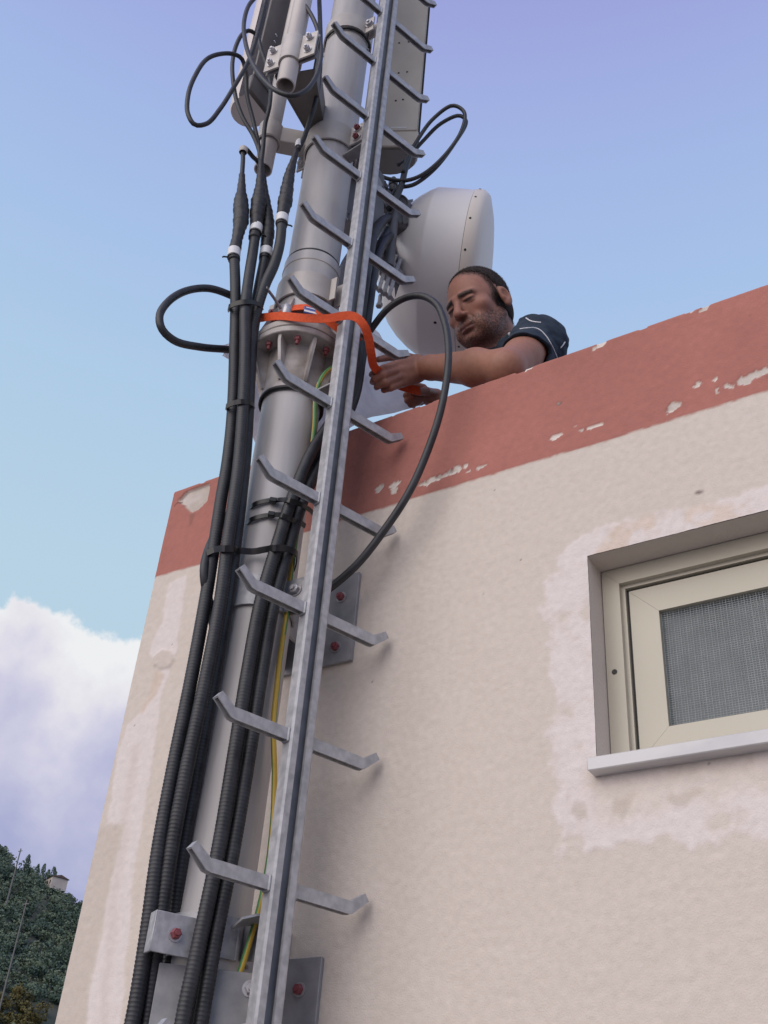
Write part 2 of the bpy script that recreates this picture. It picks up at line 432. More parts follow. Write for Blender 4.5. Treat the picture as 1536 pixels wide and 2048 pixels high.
def hill_at(az, d):
    i = np.interp(az, np.degrees(AZ), np.arange(na)); j = np.interp(d, DD, np.arange(nd))
    i0 = min(int(i), na-2); j0 = min(int(j), nd-2); fi = i-i0; fj = j-j0
    z = (hill_z[i0, j0]*(1-fi)+hill_z[i0+1, j0]*fi)*(1-fj)+(hill_z[i0, j0+1]*(1-fi)+hill_z[i0+1, j0+1]*fi)*fj
    return np.array((math.sin(R(az))*d, CAM[1]+math.cos(R(az))*d, z))
def leaf_blob(mb, c, rx, rz, nl, size, mi=0):
    """clump of small tilted leaf sprays spread through a crown volume"""
    c = np.array(c, float)
    lob = [(rng.normal(size=3)*np.array((.42, .42, .3)), rng.uniform(.45, .75)) for _ in range(5)]
    for k in range(nl):
        o, rr = lob[rng.integers(5)]; u = rng.normal(size=3); u /= np.linalg.norm(u); u *= rr*rng.uniform(.55, 1.08)
        p = c+(o+u)*np.array((rx, rx, rz)); 
        nn = u+rng.normal(size=3)*.28; nn /= np.linalg.norm(nn); t = np.cross(nn, rng.normal(size=3)); t /= np.linalg.norm(t); b = np.cross(nn, t)
        s = size*rng.uniform(.6, 1.4)
        mb.add([p-t*s-b*s*.5, p+t*s*.2-b*s, p+t*s+b*s*.3, p-t*s*.1+b*s], [(0, 1, 2, 3)], mi)
leafm = [mat('olive_foliage', (.105, .145, .092), (.16, .20, .13), rough=.8, scale=.35), mat('dark_foliage', (.06, .10, .07), (.10, .15, .105), rough=.8, scale=.35),
         mat('autumn_foliage', (.075, .070, .018), (.12, .095, .022), rough=.8, scale=.35)]
wr = np.random.default_rng(5); WV = []; WM = []
for k in range(2600):
    az = wr.uniform(-62, -45.5); d = 75+222*math.sqrt(wr.random())
    if vnoise(np.array([az*1.3]), np.array([d/26.]), 9)[0] < .33: continue
    p = hill_at(az, d)
    if d > 268 and wr.random() < .6: continue
    r_ = wr.uniform(.8, 1.9)*(.7+d/600)
    mi = 0 if wr.random() < .5 else 1
    if 120 < d < 190 and vnoise(np.array([az*.8]), np.array([d/30.]), 21)[0] > .66: mi = 2
    nl = int(120+40*(150/d)); lobs = wr.normal(size=(5, 3))*np.array((.42, .42, .3)); lr = wr.uniform(.45, .75, 5); w = wr.integers(0, 5, nl)
    u = wr.normal(size=(nl, 3)); u /= np.linalg.norm(u, axis=1)[:, None]
    c = p+np.array((0, 0, r_*.55))+(lobs[w]+u*(lr[w]*wr.uniform(.55, 1.08, nl))[:, None])*np.array((r_, r_, r_*.85))
    nn = u+wr.normal(size=(nl, 3))*.3; t = np.cross(nn, wr.normal(size=(nl, 3))); t /= np.linalg.norm(t, axis=1)[:, None]; bb = np.cross(nn, t); bb /= np.linalg.norm(bb, axis=1)[:, None]
    s_ = (.135*(.6+d/280)*wr.uniform(.6, 1.4, nl))[:, None]
    WV.append(np.stack([c-t*s_-bb*s_*.5, c+t*s_*.2-bb*s_, c+t*s_+bb*s_*.3, c-t*s_*.1+bb*s_], 1).reshape(-1, 3)); WM.append(np.full(nl, mi))
WV = np.concatenate(WV); WM = np.concatenate(WM)
wood = np_mesh('hillside_scrub', WV, np.arange(len(WV)).reshape(-1, 4), leafm, smooth=False); wood.data.polygons.foreach_set('material_index', WM.astype(np.int32))
tag(wood, 'dense olive scrub and small trees covering the hillside', None, kind='stuff')
MT['bark'] = mat('bark', (.05, .04, .03), (.09, .07, .055), rough=.9)
cyps = [(-53.0, 300, 6.5, 'tall dark cypress on the ridge at the left picture edge'), (-51.05, 300, 5.2, 'round headed dark cypress left of the row on the ridge'), (-50.5, 300, 4.5, 'short cypress in the middle of the ridge row'),
        (-50.2, 300, 5.5, 'slim tall cypress in the middle of the ridge row'), (-49.95, 300, 4.8, 'dark cypress next to the house on the ridge'), (-49.72, 299, 6.2, 'broad dark cypress right above the house'), (-49.6, 299, 5.4, 'rightmost dark cypress touching the house roof')]
for az, d, h_, lab in cyps:
    p = hill_at(az, d); t = thing('cypress_tree', lab, 'tree', p, 'cypresses along the ridge')
    m = MB(); m.cyl(p-np.array((0, 0, .5)), p+np.array((0, 0, h_*.5)), .16, 8, r2=.06); m.build('trunk', MT['bark'], t)
    m = MB()
    for k in range(260):
        u = rng.random(); z = .08*h_+u*h_*.92; rr = .17*h_*(math.sin(math.pi*min(1, u*.85+.12))**.7)*rng.uniform(.5, 1.1); th = rng.uniform(0, 6.28)
        q = p+np.array((rr*math.cos(th), rr*math.sin(th), z)); s = .3
        tt = np.array((rng.normal()*.4, rng.normal()*.4, 1)); tt /= np.linalg.norm(tt); b = np.cross(tt, (math.cos(th), math.sin(th), .2))
        m.add([q-tt*s-b*s*.3, q+b*s*.5, q+tt*s*1.2, q-b*s*.5], [(0, 1, 2, 3)])
    m.build('crown', leafm[1], t, ang=None)
# farmhouse below the ridge
p = A(108, 1779, 285); t = thing('farmhouse', 'small pale house with a low tiled roof below the ridge cypresses', 'house', p)
ca, sa = math.cos(R(-20)), math.sin(R(-20)); RX = np.array([(ca, -sa, 0), (sa, ca, 0), (0, 0, 1)])
MT['farm'] = mat('pale_farm_plaster', (.50, .44, .40), (.58, .52, .47), rough=.9, scale=.6)
MT['tiles'] = mat('old_roof_tiles', (.10, .07, .06), (.16, .11, .09), rough=.9, scale=2)
m = MB(); m.box(p+np.array((0, 0, .9)), (5.2, 4, 2.9), RX); m.build('wall', MT['farm'], t)
m = MB()
q = [RX @ np.array(v)+p for v in [(-2.9, -2.3, 2.3), (2.9, -2.3, 2.3), (2.9, 0, 3.0), (-2.9, 0, 3.0), (-2.9, 2.3, 2.3), (2.9, 2.3, 2.3)]]
m.add(q, [(0, 1, 2, 3), (3, 2, 5, 4), (0, 3, 4), (1, 5, 2), (0, 4, 5, 1)]); m.build('roof', MT['tiles'], t)
for wx in (-1.6, 0, 1.6):
    m = MB(); m.box(p+RX @ np.array((wx, -2.02, 1.2)), (.6, .08, .8), RX); m.build('window', MT['hole'], t)
MT['post'] = mat('weathered_pole_wood', (.15, .15, .145), (.20, .195, .19), rough=.9)
for q0, q1, d, lab in [((28, 1750), (41, 1697), 230, 'grey utility pole standing out against the ridge'), ((25, 1915), (51, 1799), 140, 'grey utility pole standing lower down among the scrub')]:
    p = A(*q0, d); zt = A(*q1, d)[2]; t = thing('utility_pole', lab, 'pole', p, 'utility poles on the hillside')
    m = MB(); m.cyl(p-np.array((0, 0, 6)), np.array((p[0], p[1], zt)), .17*d/230, 10, r2=.11*d/230); m.build('post', MT['post'], t)
    m = MB(); m.box((p[0], p[1], zt-.5), (1.1, .12, .12)); m.build('crossarm', MT['post'], t)

# ================================================================ the building
bld = thing('building', 'cream plastered flat roofed building with a red painted band below the parapet edge', 'building', (XC, 0, 0))
WX0, WX1, WZ0, WZ1 = -.7005, .42, 2.385, 2.829   # window opening
def wall2(px, py): p = Y(px, py, 0); return p[0], p[2]
# --- visible wall: fine sheet whose plaster, repairs and flaking are modelled point by point
h = .0038; X0, X1, Zb = XC, .06, 1.90
gx = np.linspace(X0, X1, int((X1-X0)/h)+1); gz = np.linspace(Zb, PT, int((PT-Zb)/h)+1)
gx[np.argmin(abs(gx-WX0))] = WX0
gz[np.argmin(abs(gz-WZ0))] = WZ0; gz[np.argmin(abs(gz-WZ1))] = WZ1
x, z = np.meshgrid(gx, gz, indexing='ij')
warp = lambda s, a, sd: (fbm(x*s, z*s, 4, sd)-.5)*a
def inside(poly, wx=0, wz=0):
    P = [wall2(*q) for q in poly]; xx = x+wx; zz = z+wz; r_ = np.zeros(x.shape, bool); n = len(P)
    for i in range(n):
        (x1, z1), (x2, z2) = P[i], P[(i+1) % n]
        c = (z1 > zz) != (z2 > zz)
        r_ ^= c & (xx < (x2-x1)*(zz-z1)/(z2-z1 if z2 != z1 else 1e-9)+x1)
    return r_.astype(float)
def blur(a, k):
    ker = np.exp(-np.linspace(-2, 2, 2*k+1)**2); ker /= ker.sum()
    for ax in (0, 1):
        p = np.pad(a, [(k, k) if i == ax else (0, 0) for i in (0, 1)], 'edge')
        a = np.apply_along_axis(lambda v: np.convolve(v, ker, 'valid'), ax, p)
    return a
C_base = np.array((.665, .588, .522)); C_white = np.array((.77, .70, .68)); C_tan = np.array((.565, .49, .43)); C_ochre = np.array((.68, .53, .41))
C_red = np.array((.425, .174, .142)); C_spall = np.array((.52, .46, .41)); C_flake = np.array((.68, .62, .56))
col = np.broadcast_to(C_base, x.shape+(3,)).copy(); dep = np.zeros(x.shape)
def lay(m, c): 
    global col
    col = col*(1-m[..., None])+np.array(c)*m[..., None]
big = fbm(x*2.2, z*2.2, 4, 31); mid = fbm(x*14, z*14, 4, 33); fine = fbm(x*70, z*70, 3, 35)
lay(np.clip((big-.5)*1.2, 0, 1)*.25, C_tan); lay(np.clip((mid-.55)*2, 0, 1)*.12, C_white)
below = z < BB
# repair plaster round the window
halo = inside([(1600, 960), (1400, 1005), (1255, 1035), (1140, 1082), (1108, 1130), (1085, 1165), (1095, 1270), (1105, 1340), (1112, 1450), (1098, 1520), (1112, 1575), (1085, 1600), (1110, 1650), (1118, 1720), (1200, 1700), (1330, 1680), (1450, 1690), (1600, 1660)], warp(26, .05, 41)+warp(90, .02, 42), warp(26, .05, 43)+warp(90, .02, 44))
wpatch = blur(halo, 2)*sstep(.30, .62, fbm(x*20, z*20, 4, 45)*.75+.25*fbm(x*95, z*95, 2, 46)+.10)
lay(wpatch*.85, C_white); dep -= wpatch*.0008
och = blur(inside([(1160, 1120), (1240, 1050), (1300, 1028), (1420, 1010), (1600, 985), (1600, 1015), (1400, 1062), (1250, 1100), (1176, 1130)], warp(30, .05, 51), warp(30, .04, 52)), 4)*sstep(.42, .62, fbm(x*24, z*24, 4, 53))
lay(och*.55, C_ochre)
crm = blur(inside([(1180, 1560), (1600, 1490), (1600, 1560), (1420, 1590), (1250, 1640), (1185, 1640)], warp(22, .04, 55), warp(22, .04, 56)), 5); lay(crm*.6, C_base*1.03)
for q in [[(1145, 1600), (1180, 1605), (1178, 1640), (1140, 1635)], [(1230, 1600), (1262, 1605), (1255, 1640), (1225, 1632)], [(1345, 1585), (1410, 1575), (1400, 1600), (1350, 1605)]]:
    lay(blur(inside(q, warp(40, .03, 57), warp(40, .03, 58)), 2)*.7, C_tan)
# left strip: bare plaster, pale streaks, old stain
tan = blur(inside([(200, 1650), (240, 1650), (244, 1660), (222, 1760), (200, 1870), (180, 1960), (170, 2080), (90, 2080)], warp(18, .012, 61), warp(18, .02, 62)), 3); lay(tan*.55, C_tan)
wl = blur(inside([(338, 1168), (372, 1150), (352, 1300), (340, 1335), (322, 1400), (300, 1560), (272, 1720), (258, 1850), (240, 2080), (168, 2080), (182, 1960), (203, 1870), (224, 1760), (247, 1650), (215, 1648), (238, 1500), (252, 1452), (285, 1420), (300, 1390), (318, 1350), (300, 1310), (310, 1270), (325, 1240)], warp(20, .014, 63)+warp(80, .006, 64), warp(20, .02, 65)), 2)
lay(wl*.8, C_white); dep -= wl*.0006
lay(blur(inside([(262, 1500), (280, 1480), (262, 1620), (236, 1800), (214, 2060), (196, 2060), (216, 1850), (244, 1650)], warp(16, .02, 66), 0), 5)*.35, C_tan)
knot = blur(inside([(310, 1312), (325, 1300), (343, 1303), (348, 1318), (340, 1335), (322, 1340), (309, 1328)], warp(30, .012, 67), warp(30, .012, 68)), 2); lay(knot*.75, C_tan*1.08); dep -= knot*.004
drip = blur(inside([(312, 1340), (330, 1345), (314, 1390), (296, 1408), (290, 1425), (278, 1432), (300, 1385)], warp(30, .012, 69), warp(30, .012, 70)), 2); lay(drip*.6, C_ochre*.92)
# red band
bz = BB+(fbm(x*9, z*0+3, 3, 71)-.5)*.006+(fbm(x*60, z*60, 3, 75)-.5)*.005+(x+1.2)*0
red = sstep(-.0018, .0018, z-bz)
rc = C_red*(1+(fbm(x*5, z*5, 4, 72)-.5)[..., None]*.28+(fine-.5)[..., None]*.10)
col = col*(1-red[..., None])+rc*red[..., None]; dep -= red*.0012
lay(red*np.clip((fbm(x*3, z*1.5, 4, 73)-.56)*3, 0, 1)*.25, C_red*.72)
# flaked paint: (photo x, y, half width, half height in px)
FL = [(1410, 612, 20, 7), (1383, 620, 8, 4), (1203, 688, 7, 7), (1190, 697, 4, 3), (968, 763, 16, 4), (1055, 738, 10, 2), (1500, 756, 52, 8), (1395, 768, 10, 5), (1430, 760, 6, 3), (1348, 815, 13, 8), (1340, 822, 5, 4), (1190, 852, 14, 4), (1165, 860, 5, 2), (1150, 854, 5, 2), (1112, 873, 9, 4),
      (960, 936, 9, 3), (938, 943, 5, 2), (916, 938, 15, 5), (890, 950, 13, 4), (905, 945, 6, 5), (862, 962, 16, 4), (845, 968, 8, 4), (790, 979, 8, 6), (785, 972, 12, 4), (758, 978, 8, 6), (828, 968, 5, 3), (880, 778, 8, 2), (1118, 808, 3, 2), (930, 770, 6, 2), (1290, 640, 6, 2)]
for k, (px, py, a, b) in enumerate(FL):
    cx, cz = wall2(px, py); e = wall2(px+a, py); sx = abs(e[0]-cx); e = wall2(px, py-b); sz = abs(e[1]-cz)
    if b <= 2: sz *= 1.2
    rr = np.hypot((x-cx+(x-cx)*0)/sx, (z-cz-(x-cx)*.10)/sz)+(fbm(x*95, z*95, 4, 80+k)-.5)*2.3
    mk = sstep(1.12, .9, rr); lay(mk*.95, C_flake*(1+.1*((k % 3)-1))); dep += mk*.0022
    ring = sstep(1.5, 1.15, rr)*sstep(.95, 1.15, rr); lay(ring*.22, C_red*.5)
sp_ = inside([(358, 1000), (372, 985), (395, 975), (419, 966), (417, 1000), (408, 1010), (395, 1022), (380, 1026), (368, 1016), (361, 1008)], warp(30, .012, 121)+warp(110, .006, 122), warp(30, .012, 123)+warp(110, .006, 124))
spb = blur(sp_, 1); lay(spb*.97, C_spall); lay(spb*np.clip((mid-.5)*3, 0, 1)*.5, C_white); dep += spb*(.007+.004*(mid-.5))
lay(blur(inside([(380, 1028), (390, 1028), (384, 1050), (378, 1052)], warp(40, .01, 125), 0), 2)*.35, (.10, .08, .06))
for q in [[(347, 1012), (354, 1005), (361, 1003), (361, 1005), (354, 1008), (348, 1014)], [(360, 1000), (362, 1000), (362, 1007), (360, 1007)]]: lay(inside(q, warp(60, .006, 126), 0)*.8, (.03, .02, .02))
# hairline cracks, pin holes and dirt
for k in range(26):
    cx = rng.uniform(XC, .05); cz = rng.uniform(Zb, PT); r_ = rng.uniform(.0018, .0036); mk = sstep(r_, r_*.4, np.hypot(x-cx, z-cz)); lay(mk*rng.uniform(.3, .8), (.09, .07, .06)); dep += mk*.001
for (px, py, a) in [(1398, 985, 9), (1118, 808, 5)]:
    cx, cz = wall2(px, py); mk = sstep(.011, .003, np.hypot((x-cx), (z-cz)*1.6)+(fine-.5)*.01); lay(mk*.8, (.10, .08, .07))
# stucco relief
grain = (fbm(x*120, z*120, 3, 131)-.5)*.0016+(fbm(x*42, z*42, 3, 133)-.5)*.0010+(fbm(x*5, z*5, 3, 135)-.5)*.003
yy = dep+grain*np.where(red > .5, .55, 1)
# soften towards the corner and the top edge so that they are worn, not ruled
cornr = np.clip(1-(x-XC)/.008, 0, 1)**2*.006; topr = np.clip(1-(PT-z)/.007, 0, 1)**2*.005
yy += cornr+topr
edge_chip = sstep(.60, .72, fbm(gx*26, gx*0+5, 3, 141))*.006+(fbm(gx*9, gx*0+2, 3, 143)-.5)*.006
zz = z.copy(); zz[:, -1] -= np.maximum(edge_chip, 0); zz[:, -2] = np.minimum(zz[:, -2], zz[:, -1]-.002); zz[:, -3] = np.minimum(zz[:, -3], zz[:, -2]-.001)
xx = x.copy(); xx[0, :] += (fbm(gz*8, gz*0+1, 3, 145)-.5)*.004
ni, nj = x.shape; ids = np.arange(ni*nj).reshape(ni, nj)
Q = np.stack([ids[:-1, :-1], ids[1:, :-1], ids[1:, 1:], ids[:-1, 1:]], -1)
cxm = (x[:-1, :-1]+x[1:, 1:])/2; czm = (z[:-1, :-1]+z[1:, 1:])/2
hole = (cxm > WX0) & (czm > WZ0) & (czm < WZ1)
MT['plaster'] = mat('rough_plaster', (.93, .93, .93), (1, 1, 1), rough=.88, scale=60, bump=.30, bscale=330, attr='tint', spec=.25)
wall = np_mesh('front_wall', np.stack([xx, yy, zz], -1).reshape(-1, 3), Q[~hole].reshape(-1, 4), MT['plaster'], bld, col.reshape(-1, 3))
MT['cream'] = mat('cream_plaster', tuple(C_base*.97), tuple(C_base*1.04), rough=.88, scale=5, bump=.3, bscale=160, spec=.25)
MT['redp'] = mat('red_plaster', tuple(C_red*.9), tuple(C_red*1.05), rough=.85, scale=8, bump=.25, bscale=160, spec=.25)
BX, BY = 5.2, 5.6
m = MB(); eps = .0
m.add([(X1, 0, Zb), (BX, 0, Zb), (BX, 0, WZ0), (X1, 0, WZ0)], [(0, 1, 2, 3)])
m.add([(WX1, 0, WZ0), (BX, 0, WZ0), (BX, 0, BB), (WX1, 0, BB)], [(0, 1, 2, 3)])
m.add([(X1, 0, WZ1), (WX1, 0, WZ1), (WX1, 0, BB), (X1, 0, BB)], [(0, 1, 2, 3)])
m.add([(XC, 0, 0), (BX, 0, 0), (BX, 0, Zb), (XC, 0, Zb)], [(0, 1, 2, 3)])
m.add([(XC+.003, .007, 0), (XC+.003, .007, BB), (XC+.003, BY, BB), (XC+.003, BY, 0)], [(0, 1, 2, 3)])
m.add([(BX, 0, 0), (BX, BY, 0), (BX, BY, BB), (BX, 0, BB)], [(0, 1, 2, 3)])
m.add([(XC, BY, 0), (BX, BY, 0), (BX, BY, BB), (XC, BY, BB)], [(0, 3, 2, 1)])
# window reveal
D_ = .085
m.add([(WX0, .001, WZ0), (WX0, D_, WZ0), (WX0, D_, WZ1), (WX0, .001, WZ1)], [(0, 1, 2, 3)])
m.add([(WX0, .001, WZ1), (WX0, D_, WZ1), (WX1, D_, WZ1), (WX1, .001, WZ1)], [(0, 1, 2, 3)])
m.add([(WX1, 0, WZ0), (WX1, D_, WZ0), (WX1, D_, WZ1), (WX1, 0, WZ1)], [(0, 3, 2, 1)])
m.build('outer_wall', MT['cream'], bld)
m = MB()
m.add([(X1, 0, BB), (BX, 0, BB), (BX, 0, PT), (X1, 0, PT)], [(0, 1, 2, 3)])
m.add([(XC+.003, .007, BB), (XC+.003, .007, PT-.003), (XC+.003, BY, PT-.003), (XC+.003, BY, BB)], [(0, 1, 2, 3)])
m.add([(BX, 0, BB), (BX, BY, BB), (BX, BY, PT), (BX, 0, PT)], [(0, 1, 2, 3)])
m.add([(XC, BY, BB), (BX, BY, BB), (BX, BY, PT), (XC, BY, PT)], [(0, 3, 2, 1)])
PW = .14; t0 = PT-.004
m.add([(XC+.003, .006, t0), (BX, .006, t0), (BX, PW, t0), (XC+.003, PW, t0)], [(0, 1, 2, 3)])
m.add([(XC+.003, PW, t0), (XC+PW, PW, t0), (XC+PW, BY, t0), (XC+.003, BY, t0)], [(0, 1, 2, 3)])
m.add([(XC+PW, PW, 2.75), (BX, PW, 2.75), (BX, PW, t0), (XC+PW, PW, t0)], [(0, 3, 2, 1)])
m.add([(XC+PW, PW, 2.75), (XC+PW, BY, 2.75), (XC+PW, BY, t0), (XC+PW, PW, t0)], [(0, 1, 2, 3)])
m.build('parapet', MT['redp'], bld)
MT['roof'] = mat('grey_roof_felt', (.22, .22, .22), (.3, .29, .28), rough=.9, scale=4)
m = MB(); m.add([(XC+PW, PW, 2.75), (BX, PW, 2.75), (BX, BY, 2.75), (XC+PW, BY, 2.75)], [(0, 1, 2, 3)]); m.build('roof', MT['roof'], bld)
# --- window: fixed frame, sash, insect mesh over dark glass, marble sill
MT['alu'] = mat('cream_lacquered_aluminium', (.47, .435, .35), (.50, .465, .38), rough=.35, scale=3)
MT['gasket'] = mat('dark_gasket', (.03, .03, .03), (.05, .05, .05), rough=.7)
MT['marble'] = mat('grey_veined_marble', (.62, .61, .61), (.46, .46, .48), rough=.35, scale=7, detail=8, contrast=(.45, .75), streak=(1, 3, 2))
MT['glass'] = mat('dark_window_glass', (.16, .18, .19), (.21, .23, .24), rough=.3)
def ring(mb, x0, x1, z0, z1, w, y0, y1, bev=0):
    """mitred frame of four bars"""
    g_ = .00025
    o_ = [(x0, z0), (x1, z0), (x1, z1), (x0, z1)]; i_ = [(x0+w, z0+w), (x1-w, z0+w), (x1-w, z1-w), (x0+w, z1-w)]
    sh_ = [((g_, 0), (-g_, 0)), ((0, g_), (0, -g_)), ((-g_, 0), (g_, 0)), ((0, -g_), (0, g_))]
    for k in range(4):
        k2 = (k+1) % 4; (s0, s1) = sh_[k]
        q = [(o_[k][0]+s0[0], o_[k][1]+s0[1]), (o_[k2][0]+s1[0], o_[k2][1]+s1[1]), (i_[k2][0]+s1[0], i_[k2][1]+s1[1]), (i_[k][0]+s0[0], i_[k][1]+s0[1])]
        mb.prism([(a_, y0, b_) for a_, b_ in q], (0, y1-y0, 0))
f = MB(); ring(f, WX0+.002, WX1-.002, WZ0+.004, WZ1-.002, .036, D_-.018, D_+.04); win = f.build('window', MT['alu'], bld)
f = MB(); ring(f, WX0+.036, WX1-.036, WZ0+.038, WZ1-.036, .010, D_-.006, D_+.03); f.build('rebate', MT['alu'], win)
f = MB(); ring(f, WX0+.047, WX1-.047, WZ0+.049, WZ1-.047, .0045, D_+.004, D_+.028, 0); f.build('gasket', MT['gasket'], win)
f = MB(); ring(f, WX0+.0525, WX1-.0525, WZ0+.0275, WZ1-.053, .0585, D_-.003, D_+.03); f.build('sash', MT['alu'], win)
gx0, gx1, gz0, gz1 = WX0+.111, WX1-.111, WZ0+.086, WZ1-.1115
f = MB(); f.box(((gx0+gx1)/2, D_+.019, (gz0+gz1)/2), (gx1-gx0, .004, gz1-gz0)); f.build('pane', MT['glass'], win)
MT['mesh'] = mat('grey_fibreglass_mesh', (.22, .25, .26), (.30, .33, .34), rough=.6, scale=30)
f = MB(); ps = .0058
k = 0; xv = gx0+.002
while xv < min(gx1, .12):
    w = .0006 if (k % 2) else .0010
    f.box((xv, D_+.006+.0012*math.sin(k*1.7), (gz0+gz1)/2), (w, .001, gz1-gz0)); xv += ps; k += 1
zv = gz0+.002; k = 0
while zv < gz1:
    f.box(((gx0+min(gx1, .12))/2, D_+.0075, zv), (min(gx1, .12)-gx0, .001, .0011)); zv += ps*.8; k += 1
f.build('insect_screen', MT['mesh'], win, smooth=False)
for (sx, sz) in ((WX0+.018, 2.385+.21), (-.16, WZ1-.018), (.14, WZ1-.018)):
    f = MB(); f.lathe((sx, D_-.018, sz), (0, -1, 0), [(.0055, 0), (.0055, .001), (.003, .0018), (.0012, .001)], 14, capb=True); f.build('screw', MT['gasket'], win)
f = MB(); f.box(((WX0-.006+WX1+.02)/2, .026, WZ0-.0135), (WX1-WX0+.026, .118, .025), bev=.002); f.build('sill', MT['marble'], bld)
# ================================================================ the mast and what carries it
PAZ = R(-41.62); PHD = 2.10; PR = .0725
PX, PY = math.sin(PAZ)*PHD, CAM[1]+math.cos(PAZ)*PHD
def pz(px, py, hd): return A(px, py, hd)[2]
ex = np.array((1.0, 0, 0)); ey = np.array((0, 1.0, 0)); ez = np.array((0, 0, 1.0))
PC = lambda z: np.array((PX, PY, z))
tov = np.array((-math.sin(PAZ), -math.cos(PAZ), 0))          # from the mast towards the viewer, level
tor = np.array((math.cos(PAZ), -math.sin(PAZ), 0))            # to the right as seen
zf_bot = pz(590, 661, PHD-.122); zf_mid = zf_bot+.020; zf_top = zf_mid+.022
z_sleeve = pz(590, 778, PHD-PR)
mast = thing('mast', 'tall grey steel tube mast bolted to the wall, jointed by a flange above the parapet', 'mast', PC(.3))
m = MB(); m.lathe(PC(.02), ez, [(PR, 0), (PR, zf_bot-.02)], 48, capa=True, capb=True); m.build('lower_tube', MT['mast'], mast)
zr1 = pz(632, 500, PHD-PR); zr2 = pz(625, 520, PHD-PR)
m = MB(); m.lathe(PC(0), ez, [(PR-.001, zf_top), (PR-.001, 8.2)], 48, capa=True, capb=True); m.build('upper_tube', MT['mast'], mast)
m = MB(); m.lathe(PC(0), ez, [(PR+.006, zf_top), (PR+.006, zr1-.006), (PR+.0035, zr1-.003)], 48); m.build('sleeve', MT['mast'], mast)
for zz_ in (zr1, z_sleeve):
    m = MB(); rr_ = PR+.0005 if zz_ == zr1 else PR+.006
    m.lathe(PC(zz_), ez, [(rr_, -.006), (rr_+.0035, -.003), (rr_+.0035, .003), (rr_, .006)], 48); m.build('seal', MT['seam'], mast)
m = MB(); m.lathe(PC(zr2), ez, [(PR+.0058, -.0025), (PR+.0078, 0), (PR+.0058, .0025)], 48); m.build('weld_bead', MT['flange'], mast)
m = MB(); m.lathe(PC(0), ez, [(PR+.006, z_sleeve+.004), (PR+.006, zf_bot+.002)], 48); m.build('sleeve', MT['flange'], mast)
FR = .124
for a, b in ((zf_bot, zf_mid-.0008), (zf_mid+.0008, zf_top)):
    m = MB(); m.lathe(PC(0), ez, [(PR*.8, a), (FR-.002, a), (FR, a+.002), (FR, b-.002), (FR-.002, b), (PR*.8, b)], 64); m.build('flange', MT['flange'], mast)
for k in range(8):
    th = 2*math.pi*(k+.28)/8-.35+math.pi/8-.03; d = np.array((math.cos(th), math.sin(th), 0)); s = np.array((-d[1], d[0], 0))
    a = PC(zf_bot)+d*(PR+.004)-s*.004; q = [a, PC(zf_bot)+d*(FR-.008)-s*.004, PC(zf_bot-.02)+d*(FR-.008)-s*.004, PC(z_sleeve+.025)+d*(PR+.011)-s*.004, PC(z_sleeve+.025)+d*(PR+.003)-s*.004]
    m = MB(); m.prism(q, s*.008); m.build('gusset', MT['flange'], mast)
    m = MB(); m.prism([p*np.array((1, 1, 0))+np.array((0, 0, 2*zf_mid-p[2]-.0)) for p in q], s*.008); m.build('gusset', MT['flange'], mast)
    th += math.pi/8; d = np.array((math.cos(th), math.sin(th), 0)); c = PC(zf_bot)+d*(FR-.022)
    b = MB(); b.lathe(c, -ez, [(.011, 0), (.011, .002)], 20, capb=True); b.lathe(c-ez*.002, -ez, [(.0088, 0), (.0088, .009), (.0075, .0105)], 6, capb=True, mi=1); b.lathe(c-ez*.012, -ez, [(.0048, 0), (.0045, .012)], 12, capb=True, mi=1)
    b.lathe(c-ez*.001, ez, [(.005, 0), (.005, zf_top-zf_bot+.006)], 12); b.lathe(PC(zf_top)+d*(FR-.022), ez, [(.0088, 0), (.0088, .010), (.0075, .0115)], 6, capb=True)
    b.build('bolt', [MT['bolt'], MT['redpaint']], mast)

def hexbolt(parent, c, d, r=.011, paint=False, ln=.008):
    b = MB(); d = np.array(d, float); c = np.array(c, float)
    b.lathe(c, d, [(r*1.35, 0), (r*1.35, .0022)], 20, capb=True); b.lathe(c+d*.0022, d, [(r, 0), (r, ln), (r*.82, ln+.0016)], 6, mi=1 if paint else 0, capb=True)
    b.lathe(c+d*(ln+.003), d, [(r*.5, 0), (r*.46, .005)], 12, mi=1 if paint else 0, capb=True)
    return b.build('bolt', [MT['bolt'], MT['redpaint']], parent)
def saddle(mb, zc, hh, wing_l, wing_r, face=-1, th=.005, axis=ex, nrm=ey, rad=PR+.003, c0=None, flat_y=None):
    """half shell round the mast with two flat wings; profile swept along z"""
    c0 = PC(0) if c0 is None else c0; n = 14; P = []
    yb = .012 if flat_y is None else flat_y
    th0 = math.asin(min(.98, yb/rad)); out = []
    out.append((-wing_l, yb)); out.append((-rad*math.cos(th0)-.006, yb))
    for i in range(n+1):
        t = math.pi-th0-(math.pi-2*th0)*i/n; out.append((rad*math.cos(t), rad*math.sin(t)))
    out.append((rad*math.cos(th0)+.006, yb)); out.append((wing_r, yb))
    o = np.array(out); t = np.gradient(o, axis=0); t /= np.linalg.norm(t, axis=1)[:, None]; nn = np.stack([-t[:, 1], t[:, 0]], 1)
    o2 = o+nn*th; vs = []
    for zz_ in (zc-hh/2, zc+hh/2):
        for q in (o, o2):
            for (u, v) in q: vs.append(c0+axis*u+nrm*(face*v)+np.array((0, 0, zz_)))
    k = len(o); fs = []
    for i in range(k-1): fs += [(i, i+1, k+i+1, k+i), (2*k+i, 3*k+i, 3*k+i+1, 2*k+i+1), (i, 2*k+i, 2*k+i+1, i+1), (k+i, k+i+1, 3*k+i+1, 3*k+i)]
    fs += [(0, k, 3*k, 2*k), (k-1, 3*k-1, 4*k-1, 2*k-1)]
    mb.add(vs, fs); return mb

